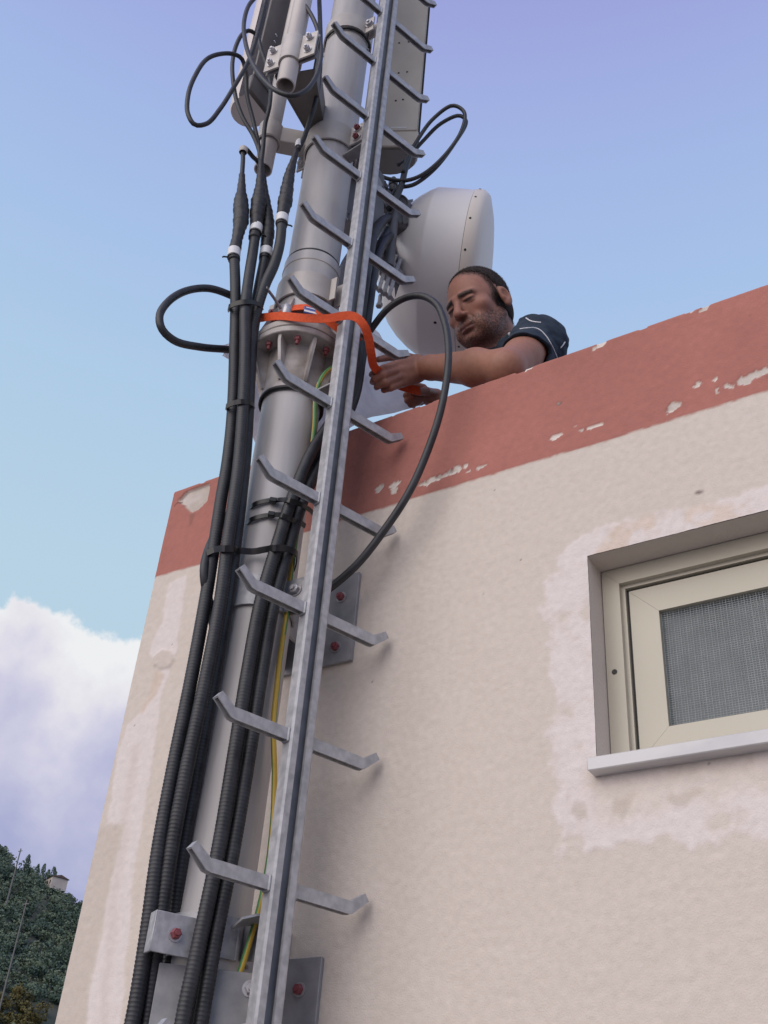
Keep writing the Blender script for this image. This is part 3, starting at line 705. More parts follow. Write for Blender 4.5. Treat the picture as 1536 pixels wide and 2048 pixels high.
# ---- upper wall bracket
def bracket(name_label, zc, zplate, plate_h, front_h, wl, wr, group):
    t = thing('wall_bracket', name_label, 'bracket', (PX, -.01, zplate), group)
    m = MB(); m.box((PX+.005, -.0055, zplate), (.262, .009, plate_h), bev=.0015); m.build('wall_plate', MT['galv_dark'], t)
    for sx in (-.05, .05):
        m = MB(); m.box((PX+sx, (PY+PR-.01)/2-.01, zc), (.008, -(PY+PR)+.028, .12), bev=.001); m.build('standoff_arm', MT['galv_dark'], t)
    m = saddle(MB(), zc, front_h*.9, .12, .12, face=+1, flat_y=.010); m.build('rear_saddle', MT['galv_dark'], t)
    m = saddle(MB(), zc, front_h, wl, wr, face=-1, flat_y=.010); m.build('front_saddle', MT['galv'], t)
    for sx in (-.095, .088):
        for sz in (-.075, .055):
            hexbolt(t, (PX+.005+sx, -.0102, zplate+sz), (0, -1, 0), .010, True)
    return t
zu = (pz(480, 1175, PHD-PR)); zpu = (Y(705, 1152, 0)[2]+Y(697, 1325, 0)[2])/2
bu = bracket('grey bolted wall bracket just below the red band', zu, zpu, Y(705, 1152, 0)[2]-Y(697, 1325, 0)[2], .075, .105, .128, 'wall brackets of the mast')
for sx in (-.095, .108): hexbolt(bu, (PX+sx, PY-.0155, zu+.008), (0, -1, 0), .0115)
zl = pz(340, 1872, PHD-.03); zpl = Y(650, 1915, 0)[2]-.112
bl = bracket('grey bolted wall bracket at the bottom edge of the photo', zl, zpl, .224, .072, .10, .085, 'wall brackets of the mast')
kd = tor*math.cos(R(22))-tov*math.sin(R(22)); kn = tov*math.cos(R(22))+tor*math.sin(R(22)); kc = A(372, 1874, 2.0)
m = MB(); m.box(kc, (.118, .0045, .068), np.stack([kd, -kn, ez], 1), bev=.001); m.box(kc-kd*.0595-kn*.012, (.0045, .028, .068), np.stack([kd, -kn, ez], 1), bev=.001); m.build('clamp_plate', MT['galv'], bl)
hexbolt(bl, kc-kd*.022+kn*.0024, kn, .0095, True)
# open hook plate beside the mast on the lower bracket
m = MB(); arc = [(.0, 0), (.03, .012), (.055, .016), (.072, .010), (.080, -.006), (.080, -.05)]
c0 = A(470, 1868, 1.995)
pts = spline([c0+tor*u+ez*(v+.018)-tov*(u*.35) for u, v in arc], .006); m.tube(pts, 1, flat=(.055, .004), up=tov); m.build('hook_plate', MT['galv'], bl)
# foot channel in front of the tube
zt = pz(470, 1945, 2.035)
m = MB(); cpl = PC(zt-.16)+tov*(PR+.004)
rxv = np.stack([tor, -tov, ez], 1)
m.box(PC(zt-.16)+tov*(PR+.003)+tor*.026, (.203, .005, .32), rxv, bev=.001); m.box(PC(zt-.16)+tov*(PR-.03)+tor*(-.0735), (.005, .06, .32), rxv, bev=.001)
m.build('channel_plate', MT['galv_dark'], bl)
for zz_ in (zt-.026, zt-.095): hexbolt(bl, PC(zz_)+tov*(PR+.0055)+tor*.085, tov, .0105)

# ================================================================ climbing ladder: one slotted rail, rungs to both sides
gd = np.array((math.cos(R(72.24)), math.sin(R(72.24)), 0)); nd = np.array((gd[1], -gd[0], 0))
LC = A(603, 1490, 1.965)*np.array((1, 1, 0))
lad = thing('climbing_ladder', 'galvanised single rail ladder with bent up rung ends standing in front of the mast', 'ladder', LC+ez*.3)
hw, dp, th = .0275, .024, .004
prof = [(-hw, 0), (-hw+.004, .003), (-.0098, .003), (-.0098, -.004), (-.0128, -.004), (-.0128, 0-.001), (-hw+.004, -.001), (-hw+.004, -dp+th), (hw-.004, -dp+th), (hw-.004, -.001), (.0128, -.001), (.0128, -.004), (.0098, -.004), (.0098, .003), (hw-.004, .003), (hw, 0), (hw, -dp), (-hw, -dp)]
prof[0] = (-hw, -.001)
def rail_pt(u, v, z): return LC+gd*u+nd*v+ez*z
m = MB(); n = len(prof); zs = [.25, 8.2]
m.add([rail_pt(u, v, z_) for z_ in zs for u, v in prof], [(i, (i+1) % n, n+(i+1) % n, n+i) for i in range(n)])
m.build('rail', MT['galv'], lad, ang=30)
m = MB(); m.add([rail_pt(-.022, -.0105, .25), rail_pt(.022, -.0105, .25), rail_pt(.022, -.0105, 8.2), rail_pt(-.022, -.0105, 8.2)], [(0, 1, 2, 3)]); m.build('slot_back', MT['galv_in'], lad)  # sheet added inside the channel, its dark colour stands for shade
def rung(z_, parent, j=0):
    # bent channel bar, open on its underside, tips turned up
    m = MB(); hh = .0120; T = .017; w = .0028
    for sg in (-1, 1):
        lo_ = [(hw-.001, -hh), (.150, -hh), (.160, -.0100), (.196, .020)]; up_ = [(.186, .033), (.154, .0112), (.146, hh), (hw-.001, hh)]
        q = lo_+up_
        for v0 in (-T/2, T/2-w): m.prism([rail_pt(sg*u, -dp*.5+v0, z_+v) for u, v in q], nd*w)
        tp = up_[::-1]; cap_ = tp+[(.196, .020)]
        for (u0, v0), (u1, v1) in zip(tp[:-1], tp[1:]):
            m.prism([rail_pt(sg*u0, -dp*.5-T/2+w, z_+v0-.0002), rail_pt(sg*u1, -dp*.5-T/2+w, z_+v1-.0002), rail_pt(sg*u1, -dp*.5-T/2+w, z_+v1-.0035), rail_pt(sg*u0, -dp*.5-T/2+w, z_+v0-.0035)], nd*(T-2*w))
        (u0, v0), (u1, v1) = (.186, .033), (.196, .020); m.prism([rail_pt(sg*u0, -dp*.5-T/2+w, z_+v0), rail_pt(sg*u1, -dp*.5-T/2+w, z_+v1), rail_pt(sg*(u1-.003), -dp*.5-T/2+w, z_+v1-.002), rail_pt(sg*(u0-.003), -dp*.5-T/2+w, z_+v0-.002)], nd*(T-2*w))
    for sg in (-1, 1): m.box(rail_pt(sg*(hw+.002), -dp*.5, z_), (.006, T+.004, hh*2+.005), np.stack([gd, nd, ez], 1), bev=.002)
    return m.build('rung', MT['galv'], parent, ang=35)
r0 = None
for k in range(-2, 14):
    z_ = 2.157+.2795*k+rng.normal()*.0006
    if r0 is None: r0 = rung(0, lad)
    o = r0 if k == -2 else r0.copy()
    if k != -2:
        COL.objects.link(o); o.parent = lad; o.matrix_parent_inverse = r0.matrix_parent_inverse.copy()
    o.location = (0, 0, z_)
# clips joining rail and mast
for zz_ in (1.85, 3.36, 4.30, 5.6):
    m = MB(); c = (rail_pt(0, -dp-.001, zz_)+PC(zz_))/2; d = rail_pt(0, -dp, zz_)-PC(zz_); l_ = np.linalg.norm(d)-PR; d /= np.linalg.norm(d)
    s = np.cross(ez, d); m.box(PC(zz_)+d*(PR+l_/2), (l_+.004, .035, .006), np.stack([d, s, ez], 1), bev=.001); m.build('stay', MT['galv_dark'], lad)
# ================================================================ cables
def feeder(label, pts, r=.0138, group='thick black feeder cables', corr=True, mtl='black', name='feeder_cable', cat='cable', step=.004):
    P = resample(spline([A(*p) for p in pts], .01), .0024 if corr else .012)
    k = len(P); rr = np.full(k, r)
    if corr: rr = r*np.array([1.02, 1.02, .945])[np.arange(k) % 3]
    m = MB(); m.tube(P, rr, 14)
    o = m.build(name, MT[mtl], ang=None); tag(o, label, cat, group); return o, P
LEFT = [
 ('outermost left black corrugated feeder cable, passing left of the lower clamp plate', [(252, 2100, 2.03), (268, 2030, 2.03), (291, 1890, 2.03), (317, 1700, 2.03), (344, 1550, 2.03), (384, 1350, 2.03), (411, 1200, 2.03), (430, 1080, 2.03), (442, 1000, 2.03), (454, 930, 2.03), (463, 850, 2.03), (467, 780, 2.03), (469, 700, 2.03), (471, 610, 2.03), (470, 550, 2.03), (468, 505, 2.03)]),
 ('front feeder cable of the left bundle, ending in the second collar from left', [(286, 2100, 2.045), (296, 2030, 2.045), (314, 1890, 2.04), (343, 1700, 2.025), (371, 1550, 2.01), (413, 1350, 2.0), (441, 1200, 2.0), (456, 1080, 2.0), (468, 1000, 2.0), (478, 920, 2.0), (484, 840, 2.0), (488, 760, 2.0), (490, 680, 2.0), (490, 620, 2.0), (497, 560, 2.01), (507, 495, 2.03), (512, 455, 2.03)]),
 ('feeder cable nearest the mast in the left bundle, ending in the grey third collar', [(316, 2100, 2.07), (326, 2030, 2.07), (342, 1890, 2.07), (366, 1700, 2.055), (392, 1550, 2.045), (429, 1350, 2.035), (456, 1200, 2.03), (472, 1080, 2.03), (484, 980, 2.03), (492, 900, 2.03), (499, 780, 2.03), (504, 690, 2.03), (508, 630, 2.03), (519, 570, 2.04), (529, 520, 2.045), (532, 500, 2.045)]),
 ('rear feeder cable of the left bundle bending out to the rightmost white collar', [(300, 2100, 2.085), (311, 2030, 2.085), (330, 1890, 2.08), (356, 1700, 2.07), (384, 1550, 2.06), (420, 1350, 2.055), (447, 1200, 2.05), (464, 1080, 2.05), (477, 980, 2.05), (487, 900, 2.05), (494, 780, 2.05), (503, 690, 2.04), (514, 620, 2.02), (530, 570, 2.01), (548, 530, 2.01), (560, 485, 2.01), (564, 437, 2.01)]),
]
ends = []
for lab, pts in LEFT: ends.append(feeder(lab, pts, .0138, 'black feeder cables of the left bundle'))
RIGHT = [
 ('leftmost of the three black feeder cables crossing in front of the mast', [(356, 2100, 1.985), (368, 2030, 1.985), (400, 1880, 1.985), (437, 1700, 1.99), (470, 1500, 1.99), (494, 1350, 1.99), (522, 1200, 1.99), (551, 1100, 1.99), (583, 1000, 2.0), (620, 910, 2.02), (658, 850, 2.05), (692, 795, 2.06), (709, 725, 2.06), (720, 640, 2.06), (734, 540, 2.07), (748, 470, 2.15), (768, 440, 2.24), (785, 436, 2.33)]),
 ('rightmost of the three black feeder cables crossing in front of the mast', [(392, 2100, 2.0), (404, 2030, 2.0), (430, 1880, 2.0), (466, 1700, 2.005), (500, 1500, 2.005), (523, 1350, 2.005), (549, 1200, 2.005), (576, 1100, 2.01), (606, 1000, 2.02), (645, 920, 2.05), (681, 860, 2.085), (710, 790, 2.09), (722, 720, 2.09), (735, 630, 2.09), (748, 540, 2.12), (764, 490, 2.21), (788, 466, 2.33)]),
 ('black feeder cable half hidden between the two cables in front of the mast', [(378, 2100, 2.02), (390, 2030, 2.02), (418, 1880, 2.02), (453, 1700, 2.025), (486, 1500, 2.025), (510, 1350, 2.025), (537, 1200, 2.025), (565, 1100, 2.028), (596, 1000, 2.035), (634, 915, 2.055), (671, 855, 2.085), (703, 790, 2.085), (716, 720, 2.085), (727, 640, 2.09), (738, 560, 2.12), (756, 500, 2.2), (782, 450, 2.33)]),
]
for lab, pts in RIGHT: feeder(lab, pts, .0138, 'black feeder cables in front of the mast')
feeder('smooth black cable looping out to the left of the bundle above the parapet', [(500, 640, 2.08), (480, 602, 2.06), (455, 588, 2.05), (420, 577, 2.04), (375, 581, 2.02), (338, 602, 2.0), (319, 632, 1.99), (325, 660, 1.99), (350, 682, 2.01), (400, 694, 2.04), (455, 699, 2.08), (500, 705, 2.12)], .0098, None, False, name='looped_cable')
feeder('smooth black cable hanging in a big loop right of the rail down to the wall', [(722, 690, 2.12), (745, 655, 2.1), (775, 618, 2.06), (808, 597, 2.03), (842, 592, 2.0), (872, 608, 1.98), (889, 645, 1.97), (897, 700, 1.96), (893, 760, 1.96), (879, 830, 1.97), (852, 910, 1.99), (815, 990, 2.0), (765, 1065, 2.03), (715, 1128, 2.06), (668, 1170, 2.09), (640, 1190, 2.1)], .0092, None, False, name='looped_cable')
feeder('short bowed black cable behind the left bundle at the height of the long tie', [(452, 1030, 2.07), (432, 1065, 2.05), (415, 1105, 2.03), (408, 1140, 2.02), (411, 1175, 2.03), (420, 1210, 2.06), (428, 1260, 2.09)], .0095, None, False, name='looped_cable')
# earth wire, yellow and green
P = resample(spline([A(*p) for p in [(474, 1960, 2.03), (482, 1938, 2.03), (500, 1880, 2.03), (520, 1810, 2.03), (536, 1730, 2.035), (546, 1640, 2.04), (549, 1550, 2.04), (547, 1450, 2.04), (553, 1380, 2.04), (562, 1300, 2.045), (573, 1230, 2.045), (583, 1140, 2.05), (593, 1070, 2.05), (604, 1000, 2.05), (619, 930, 2.04), (629, 850, 2.035), (632, 790, 2.02), (644, 755, 2.015), (662, 737, 2.03), (685, 728, 2.06)]], .01), .008)
m = MB(); m.tube(P, .0056, 12, mfun=lambda i, j: 1 if ((j+int(i*.035)) % 12) in (2, 3, 4, 8, 9) else 0)
tag(m.build('earth_wire', [MT['yellow'], MT['green']], ang=None), 'yellow and green striped earth wire running up beside the mast', 'wire')

# connector boots, collars and jumpers above the left bundle
boots = [
 ('black taped connector joint on the outermost left feeder cable', [(468, 522, 2.03), (470, 500, 2.03), (476, 470, 2.03), (482, 440, 2.03), (482, 408, 2.03), (483, 380, 2.03), (484, 350, 2.03)], [.0150, .0160, .0150, .0215, .0215, .0125, .0085], (468, 507, 2.03)),
 ('black taped connector joint with a white collar beside the tall thin jumper', [(508, 478, 2.03), (512, 455, 2.03), (514, 430, 2.03), (518, 400, 2.03), (520, 378, 2.03), (521, 350, 2.03), (522, 322, 2.03)], [.0150, .0160, .0205, .0215, .0150, .0105, .0075], (512, 458, 2.03)),
 ('slim black taped connector joint with a grey collar behind the others', [(529, 520, 2.045), (532, 502, 2.045), (535, 470, 2.045), (536, 440, 2.045), (534, 410, 2.045), (530, 380, 2.045), (527, 350, 2.045)], [.0150, .0155, .0190, .0170, .0120, .0090, .0070], (532, 506, 2.045)),
 ('black taped connector joint with the bright white collar nearest the mast', [(563, 452, 2.01), (565, 430, 2.01), (570, 405, 2.01), (574, 378, 2.01), (579, 350, 2.01), (586, 325, 2.01), (594, 300, 2.01)], [.0150, .0155, .0205, .0180, .0150, .0105, .0065], (564, 439, 2.01)),
]
for (lab, pts, rad_, col_), (_, PP) in zip(boots, ends):
    C_ = [A(*p) for p in pts]; P = spline(C_, .006); d = np.r_[0, np.cumsum(np.linalg.norm(np.diff(np.array(C_), axis=0), axis=1))]; d2_ = np.r_[0, np.cumsum(np.linalg.norm(np.diff(P, axis=0), axis=1))]
    rr = np.interp(d2_/d2_[-1]*d[-1], d, rad_)*(1+.05*np.sin(np.arange(len(P))*1.9)+.035*np.sin(np.arange(len(P))*.83+1))
    m = MB(); m.tube(P, rr, 14); o = m.build('connector_joint', MT['tape'], ang=None); tag(o, lab, 'connector', 'taped connector joints above the left bundle')
    c = A(*col_); ax = C_[1]-C_[0]; ax /= np.linalg.norm(ax)
    m = MB(); m.lathe(c-ax*.014, ax, [(.0155, 0), (.0172, .001), (.0172, .027), (.0155, .028)], 24); m.build('collar', MT['white'], o)
    m = MB(); m.lathe(c-ax*.020, ax, [(.0150, 0), (.0172, .002), (.0172, .004), (.0150, .006)], 20); sd = -tor if col_[0] in (468,) else tor
    m.tube([c-ax*.017+sd*.014, c-ax*.018+sd*.026, c-ax*.021+sd*.029], .0024, 6); m.build('tie', MT['tie'], o)
JUMP = [
 ('thin black jumper with a grey capped hook end beside the leftmost connector', [(484, 352, 2.03), (486, 318, 2.03), (486, 302, 2.03), (492, 297, 2.04), (498, 304, 2.05), (506, 314, 2.07), (516, 324, 2.1), (522, 345, 2.1), (524, 380, 2.08)]),
 ('thin black jumper rising straight from the second connector to the left antenna', [(522, 326, 2.03), (526, 296, 2.03), (530, 250, 2.03), (539, 212, 2.03), (541, 170, 2.03), (533, 130, 2.02), (523, 100, 2.02), (518, 75, 2.03), (526, 40, 2.04), (536, -10, 2.05)]),
 ('thin black jumper forming the large ring round the end of the light pipe', [(585, -12, 1.86), (612, 14, 1.84), (630, 45, 1.83), (641, 85, 1.82), (641, 120, 1.80), (631, 155, 1.79), (610, 182, 1.78), (584, 192, 1.78), (555, 183, 1.79), (525, 157, 1.82), (502, 120, 1.86), (490, 80, 1.9), (488, 45, 1.93), (497, 12, 1.95), (515, -10, 1.97)]),
 ('thin black jumper forming the wide loop that swings furthest left', [(534, -10, 1.98), (514, 72, 1.98), (497, 122, 1.98), (469, 172, 1.97), (440, 218, 1.96), (412, 248, 1.95), (390, 250, 1.95), (376, 228, 1.95), (376, 192, 1.95), (390, 152, 1.96), (414, 118, 1.97), (440, 108, 1.98), (466, 108, 1.99), (484, 118, 2.01), (492, 150, 2.03), (494, 190, 2.05), (506, 240, 2.06), (517, 290, 2.05), (522, 330, 2.04)]),
 ('thin black jumper forming the narrow oval loop left of the left antenna', [(516, 72, 2.06), (500, 61, 2.05), (486, 67, 2.05), (472, 92, 2.05), (465, 125, 2.05), (466, 160, 2.05), (474, 205, 2.05), (488, 240, 2.05), (505, 268, 2.05), (518, 300, 2.05), (527, 350, 2.05)]),
 ('thin black jumper dropping straight down past the clamp to the connector nearest the mast', [(638, -10, 1.9), (640, 40, 1.9), (641, 100, 1.91), (639, 150, 1.93), (632, 200, 1.96), (620, 240, 1.98), (607, 278, 2.0), (596, 300, 2.01)]),
]
for i, (lab, pts) in enumerate(JUMP):
    o, P = feeder(lab, pts, .0066 if i != 5 else .0072, 'thin black antenna jumpers at upper left', False, name='jumper_cable')
    if i == 0:
        m = MB(); c = A(487, 300, 2.028); m.lathe(c-ez*.012, ez, [(.011, 0), (.0125, .004), (.0125, .018), (.008, .024), (.001, .025)], 16); m.build('cap', MT['clamp'], o)
    if i == 5:
        m = MB(); c = A(598, 287, 2.008); m.lathe(c-ez*.016, ez, [(.0095, 0), (.0105, .004), (.0105, .022), (.008, .03)], 16); m.build('cable_mark', MT['white'], o)
for lab, pts in [('outer of the two black jumper loops right of the right antenna', [(806, 345, 2.25), (812, 322, 2.25), (834, 282, 2.24), (866, 238, 2.22), (905, 211, 2.2), (927, 222, 2.2), (922, 264, 2.2), (882, 319, 2.22), (842, 351, 2.24), (812, 361, 2.25), (778, 358, 2.26), (762, 352, 2.27)]),
                 ('inner of the two black jumper loops right of the right antenna', [(796, 330, 2.27), (815, 316, 2.27), (846, 282, 2.26), (882, 247, 2.24), (918, 231, 2.22), (932, 241, 2.22), (908, 288, 2.22), (866, 341, 2.24), (826, 370, 2.26), (798, 376, 2.27), (776, 400, 2.27), (765, 415, 2.27)])]:
    feeder(lab, pts, .0066, 'black jumper loops below the right antenna', False, name='jumper_cable')
feeder('short thick black tail joining the right jumper loops to the radio', [(818, 312, 2.26), (810, 340, 2.26), (803, 370, 2.26), (790, 400, 2.26), (778, 418, 2.26)], .0105, None, False, name='jumper_cable')

# ---------------------------------------------------------------- nylon ties
def strap_round(label, pts, w=.010, t=.0028, group=None, head=None, closed=True):
    P = spline([A(*p) for p in pts], .006)
    m = MB(); m.tube(P, 1, flat=(w, t), up=ez); o = m.build('cable_tie', MT['tie'], ang=30); tag(o, label, 'tie', group or 'black nylon cable ties')
    if head is not None:
        c = A(*head); m = MB(); m.box(c, (.016, .012, .013), np.stack([tor, -tov, ez], 1), bev=.002); m.tube([c, c+tor*.018+ez*.004-tov*.002], .0022, 6); m.build('lock', MT['tie'], o)
    return o
strap_round('black tie round the left bundle level with the cable loop', [(458, 620, 2.05), (459, 613, 2.01), (470, 608, 1.998), (486, 604, 1.983), (502, 604, 1.985), (516, 608, 2.0), (524, 614, 2.02), (520, 616, 2.06), (490, 618, 2.08), (466, 618, 2.07), (457, 618, 2.04)], .013)
strap_round('black tie round the left bundle just above the parapet', [(455, 817, 2.05), (454, 812, 2.01), (465, 807, 2.0), (482, 803, 1.982), (496, 804, 1.99), (505, 808, 2.01), (506, 814, 2.05), (480, 818, 2.09), (460, 818, 2.07), (453, 815, 2.03)], .012)
strap_round('upper of the two black ties across the mast below the parapet edge', [(497, 1022, 2.1), (500, 1016, 2.06), (510, 1008, 2.035), (530, 1002, 2.025), (555, 1000, 2.02), (580, 1001, 1.975), (600, 1008, 1.985), (618, 1019, 2.02), (625, 1026, 2.06)], .011, head=(546, 1001, 2.016))
strap_round('lower of the two black ties across the mast below the parapet edge', [(490, 1052, 2.1), (494, 1046, 2.06), (505, 1038, 2.035), (525, 1032, 2.025), (545, 1030, 2.02), (565, 1031, 1.975), (580, 1038, 1.98), (600, 1045, 2.02), (610, 1052, 2.06)], .011, head=(543, 1029, 2.016))
strap_round('long black tie spanning from the left bundle across the mast to the other cables', [(410, 1112, 2.06), (414, 1106, 2.015), (428, 1100, 2.008), (450, 1097, 1.978), (468, 1098, 1.985), (478, 1101, 2.01), (505, 1103, 2.015), (530, 1099, 1.995), (552, 1096, 1.968), (575, 1098, 1.982), (590, 1105, 2.0), (594, 1115, 2.04), (592, 1130, 2.05), (588, 1142, 2.06)], .014)
# ================================================================ antennas, dish and their mounts
rxv = np.stack([tor, -tov, ez], 1)
def vpipe(mb, c, r, z0, z1, wall=.004, n=28):
    """open steel pipe: outside, rim, inside"""
    c = np.array((c[0], c[1], 0.0))
    mb.lathe(c, ez, [(r-wall, z0+.12), (r-wall, z0), (r-.0008, z0), (r, z0+.001), (r, z1)], n)
    mb.lathe(c, ez, [(.0005, z0+.115), (r-wall, z0+.115)], n, mi=1)  # near-black disc up the bore, inner shade put into its colour
# mast clamp carrying the arms
zc = pz(665, 262, PHD-PR)
cl = thing('mast_clamp', 'pale mast clamp with red paint marks and an arm to the left pipe', 'clamp', PC(zc))
m = saddle(MB(), zc, .085, .115, .125, face=-1, flat_y=.010); m.build('front_saddle', MT['clamp'], cl)
m = saddle(MB(), zc, .085, .115, .125, face=+1, flat_y=.010); m.build('rear_saddle', MT['clamp'], cl)
for sx in (-.098, .106):
    for sz in (-.022, .022): hexbolt(cl, (PX+sx, PY-.0155, zc+sz), (0, -1, 0), .010, sx > 0)
m = MB(); c = PC(zc)+ex*.07-ey*(PR*.55); m.box(c+np.array((-.03, -.012, -.018)), (.032, .003, .010), np.stack([ex, ey, ez], 1)); m.build('paint_mark', MT['redpaint'], cl)
P2 = A(526, 340, 2.13)                       # lower end of the left antenna pipe
za = zc+.045
m = MB(); a = np.array((P2[0]-.01, P2[1], za)); b = PC(za)-ex*(PR*.6)+ey*.0
d = b-a; l_ = np.linalg.norm(d); d /= l_; s = np.cross(ez, d)
m.box((a+b)/2, (l_, .05, .07), np.stack([d, s, ez], 1), bev=.003); m.build('arm', MT['clamp'], cl)
m = MB(); m.lathe(np.array((P2[0], P2[1], za-.04)), ez, [(.034, 0), (.038, .004), (.038, .076), (.034, .08)], 28); m.build('arm_sleeve', MT['clamp'], cl)
sp2 = thing('antenna_pipe', 'light vertical pipe with an open lower end carrying the left antenna', 'pipe', P2, 'light antenna pipes')
m = MB(); vpipe(m, P2, .0275, P2[2], 8.2); m.build('tube', [MT['pipe'], MT['hole']], sp2)
# second clamp higher up
zc2 = pz(700, 42, PHD-PR)
cl2 = thing('mast_clamp', 'pale mast clamp at the upper picture edge with a dark wire loop below it', 'clamp', PC(zc2))
m = saddle(MB(), zc2, .075, .105, .11, face=-1, flat_y=.010); m.build('front_saddle', MT['clamp'], cl2)
m = saddle(MB(), zc2, .075, .105, .11, face=+1, flat_y=.010); m.build('rear_saddle', MT['clamp'], cl2)
for sx in (-.09, .096): hexbolt(cl2, (PX+sx, PY-.0155, zc2), (0, -1, 0), .012)
m = MB(); P = spline([PC(zc2-.05)+tor*PR*math.sin(t)*1.07+tov*PR*math.cos(t)*1.07-ez*.0*t for t in np.linspace(-1.2, 1.25, 10)]+[A(727, 84, 2.08), A(735, 104, 2.07), A(742, 110, 2.06)], .008); m.tube(P, .0045, 8); m.build('wire_loop', MT['tie'], cl2)
# front left pipe with its bolted saddle, carried by a dark bracket
P1 = A(571, 172, 1.86)
sp1 = thing('antenna_pipe', 'light vertical pipe with a dark open lower end held by the four bolt saddle', 'pipe', P1, 'light antenna pipes')
m = MB(); vpipe(m, P1, .0270, P1[2], 8.2); m.build('tube', [MT['pipe'], MT['hole']], sp1)
zb = pz(586, 92, 1.835); ax1 = np.array((math.cos(R(8)), math.sin(R(8)), 0)); n1 = np.array((-math.sin(R(8)), math.cos(R(8)), 0))
br = thing('pipe_bracket', 'pale four bolt saddle holding the front pipe on a dark angled bracket from the mast', 'bracket', (P1[0], P1[1], zb))
c0 = np.array((P1[0], P1[1], 0.))
m = saddle(MB(), zb, .115, .082, .082, face=-1, rad=.0285, axis=ax1, nrm=n1, c0=c0, flat_y=.004, th=.005); m.build('front_saddle', MT['clamp'], br)
m = saddle(MB(), zb, .115, .082, .082, face=+1, rad=.0285, axis=ax1, nrm=n1, c0=c0, flat_y=.004, th=.005); m.build('rear_saddle', MT['galv_dark'], br)
for sx in (-.06, .06):
    for sz in (-.03, .03): hexbolt(br, c0+ax1*sx-n1*.0095+ez*(zb+sz), -n1, .009, False, .010)
m = MB(); a = c0+n1*.03+ez*zb; b = PC(zb)-ex*.03-ey*(PR*.5); b[2] = zb
d = b-a; d /= np.linalg.norm(d); s = np.cross(ez, d)
zlow = zc+.07
m.prism([a+ez*.055-s*.06, a-ez*.055-s*.06, np.array((*b[:2], zlow))-s*.02, np.array((*b[:2], zb+.055))-s*.02], s*.006)
m.prism([a+ez*.055+s*.055, a-ez*.055+s*.055, np.array((*b[:2], zlow))+s*.03, np.array((*b[:2], zb+.055))+s*.03], s*.006)
m.prism([a-ez*.052-s*.06, a-ez*.052+s*.06, np.array((*b[:2], zlow))+s*.03, np.array((*b[:2], zlow))-s*.02], ez*.006)
m.build('angle_bracket', MT['antdark'], br)
# left panel antenna: dark back plate and a rounded pale cover
def dshape(w, d, n=12):
    o = [(-w/2, 0), (-w/2, d*.35)]
    for i in range(n+1):
        t = math.pi-math.pi*i/n; o.append((w/2*math.cos(t)*1.0, d*.35+d*.65*math.sin(t)))
    o += [(w/2, d*.35), (w/2, 0)]
    return o
def panel(label, base, axis, out, w, d, z0, z1, capmat, backmat, covmat):
    t = thing('panel_antenna', label, 'antenna', base, 'panel antennas on the mast')
    o = dshape(w, d); n = len(o); base = np.array((base[0], base[1], 0.))
    def ringv(z, sc=1.0): return [base+axis*(u*sc)+out*(v*sc+d*.3*(1-sc))+ez*z for u, v in o]
    m = MB(); zz_ = [z0, z0+.012, z1]; V_ = ringv(z0, .93)+ringv(z0+.012)+ringv(z1)
    m.add(V_, [(j*n+i, j*n+i+1, (j+1)*n+i+1, (j+1)*n+i) for j in range(2) for i in range(1, n-2)]+[tuple(range(n))]); m.build('cover', covmat, t)
    m = MB(); m.box(base-out*.004+ez*(z0+.09+z1)/2, (w-.006, .012, z1-z0-.09), np.stack([axis, out, ez], 1), bev=.003); m.build('back_plate', backmat, t)
    m = MB(); m.box(base+out*.004+ez*(z0+.052), (w-.002, .02, .085), np.stack([axis, out, ez], 1), bev=.004); m.build('end_cap', capmat, t)
    return t
oL = -tor*.74-tov*.67; aL = tor*.67-tov*.74
PL = A(545, 100, 2.18)
tl = panel('slim panel antenna at upper left with a dark back and pale rounded cover', (PL[0], PL[1], PL[2]), aL, oL, .125, .11, pz(515, 222, 2.2), 8.2, MT['antdark'], MT['antdark'], MT['radome'])
for sx in (-.02, .02):
    hexbolt(tl, (PL[0], PL[1], PL[2]+.05+sx), tov, .007)
# right panel antenna
xr0 = A(718, 300, 2.33); xr1 = A(836, 282, 2.30)
aR = (xr1-xr0)*np.array((1, 1, 0)); wR = np.linalg.norm(aR); aR /= wR; oR = np.array((-aR[1], aR[0], 0))
cR = (xr0+xr1)/2
pr = panel('wide panel antenna right of the rail with a flat beige back and darker lower cap', (cR[0], cR[1], cR[2]), aR, oR, wR, .11, cR[2]-.02, 8.2, MT['antback'], MT['antback'], MT['antdark'])
for k, (u, v) in enumerate([(.01, .20), (.035, .205), (.01, .34), (.04, .345), (.0, .5), (.035, .505)]):
    m = MB(); m.lathe(np.array((*cR[:2], cR[2]+v*1.2))+aR*u-oR*.0102, -oR, [(.004, 0), (.003, .002)], 10, capb=True); m.build('screw', MT['hole'], pr)
m = MB(); m.box(np.array((*cR[:2], cR[2]+.085))+aR*.03-oR*.0106, (.055, .0006, .004), np.stack([aR, oR, ez], 1)); m.build('print_line', MT['white'], pr)
# arm from the mast to the right antenna
m = MB(); b = np.array((*cR[:2], zc+.02))-oR*.012; a = PC(zc+.02)+ex*.05; d = b-a; l_ = np.linalg.norm(d); d /= l_; s = np.cross(ez, d)
m.box((a+b)/2, (l_, .06, .07), np.stack([d, s, ez], 1), bev=.003); m.build('arm', MT['galv_dark'], cl)
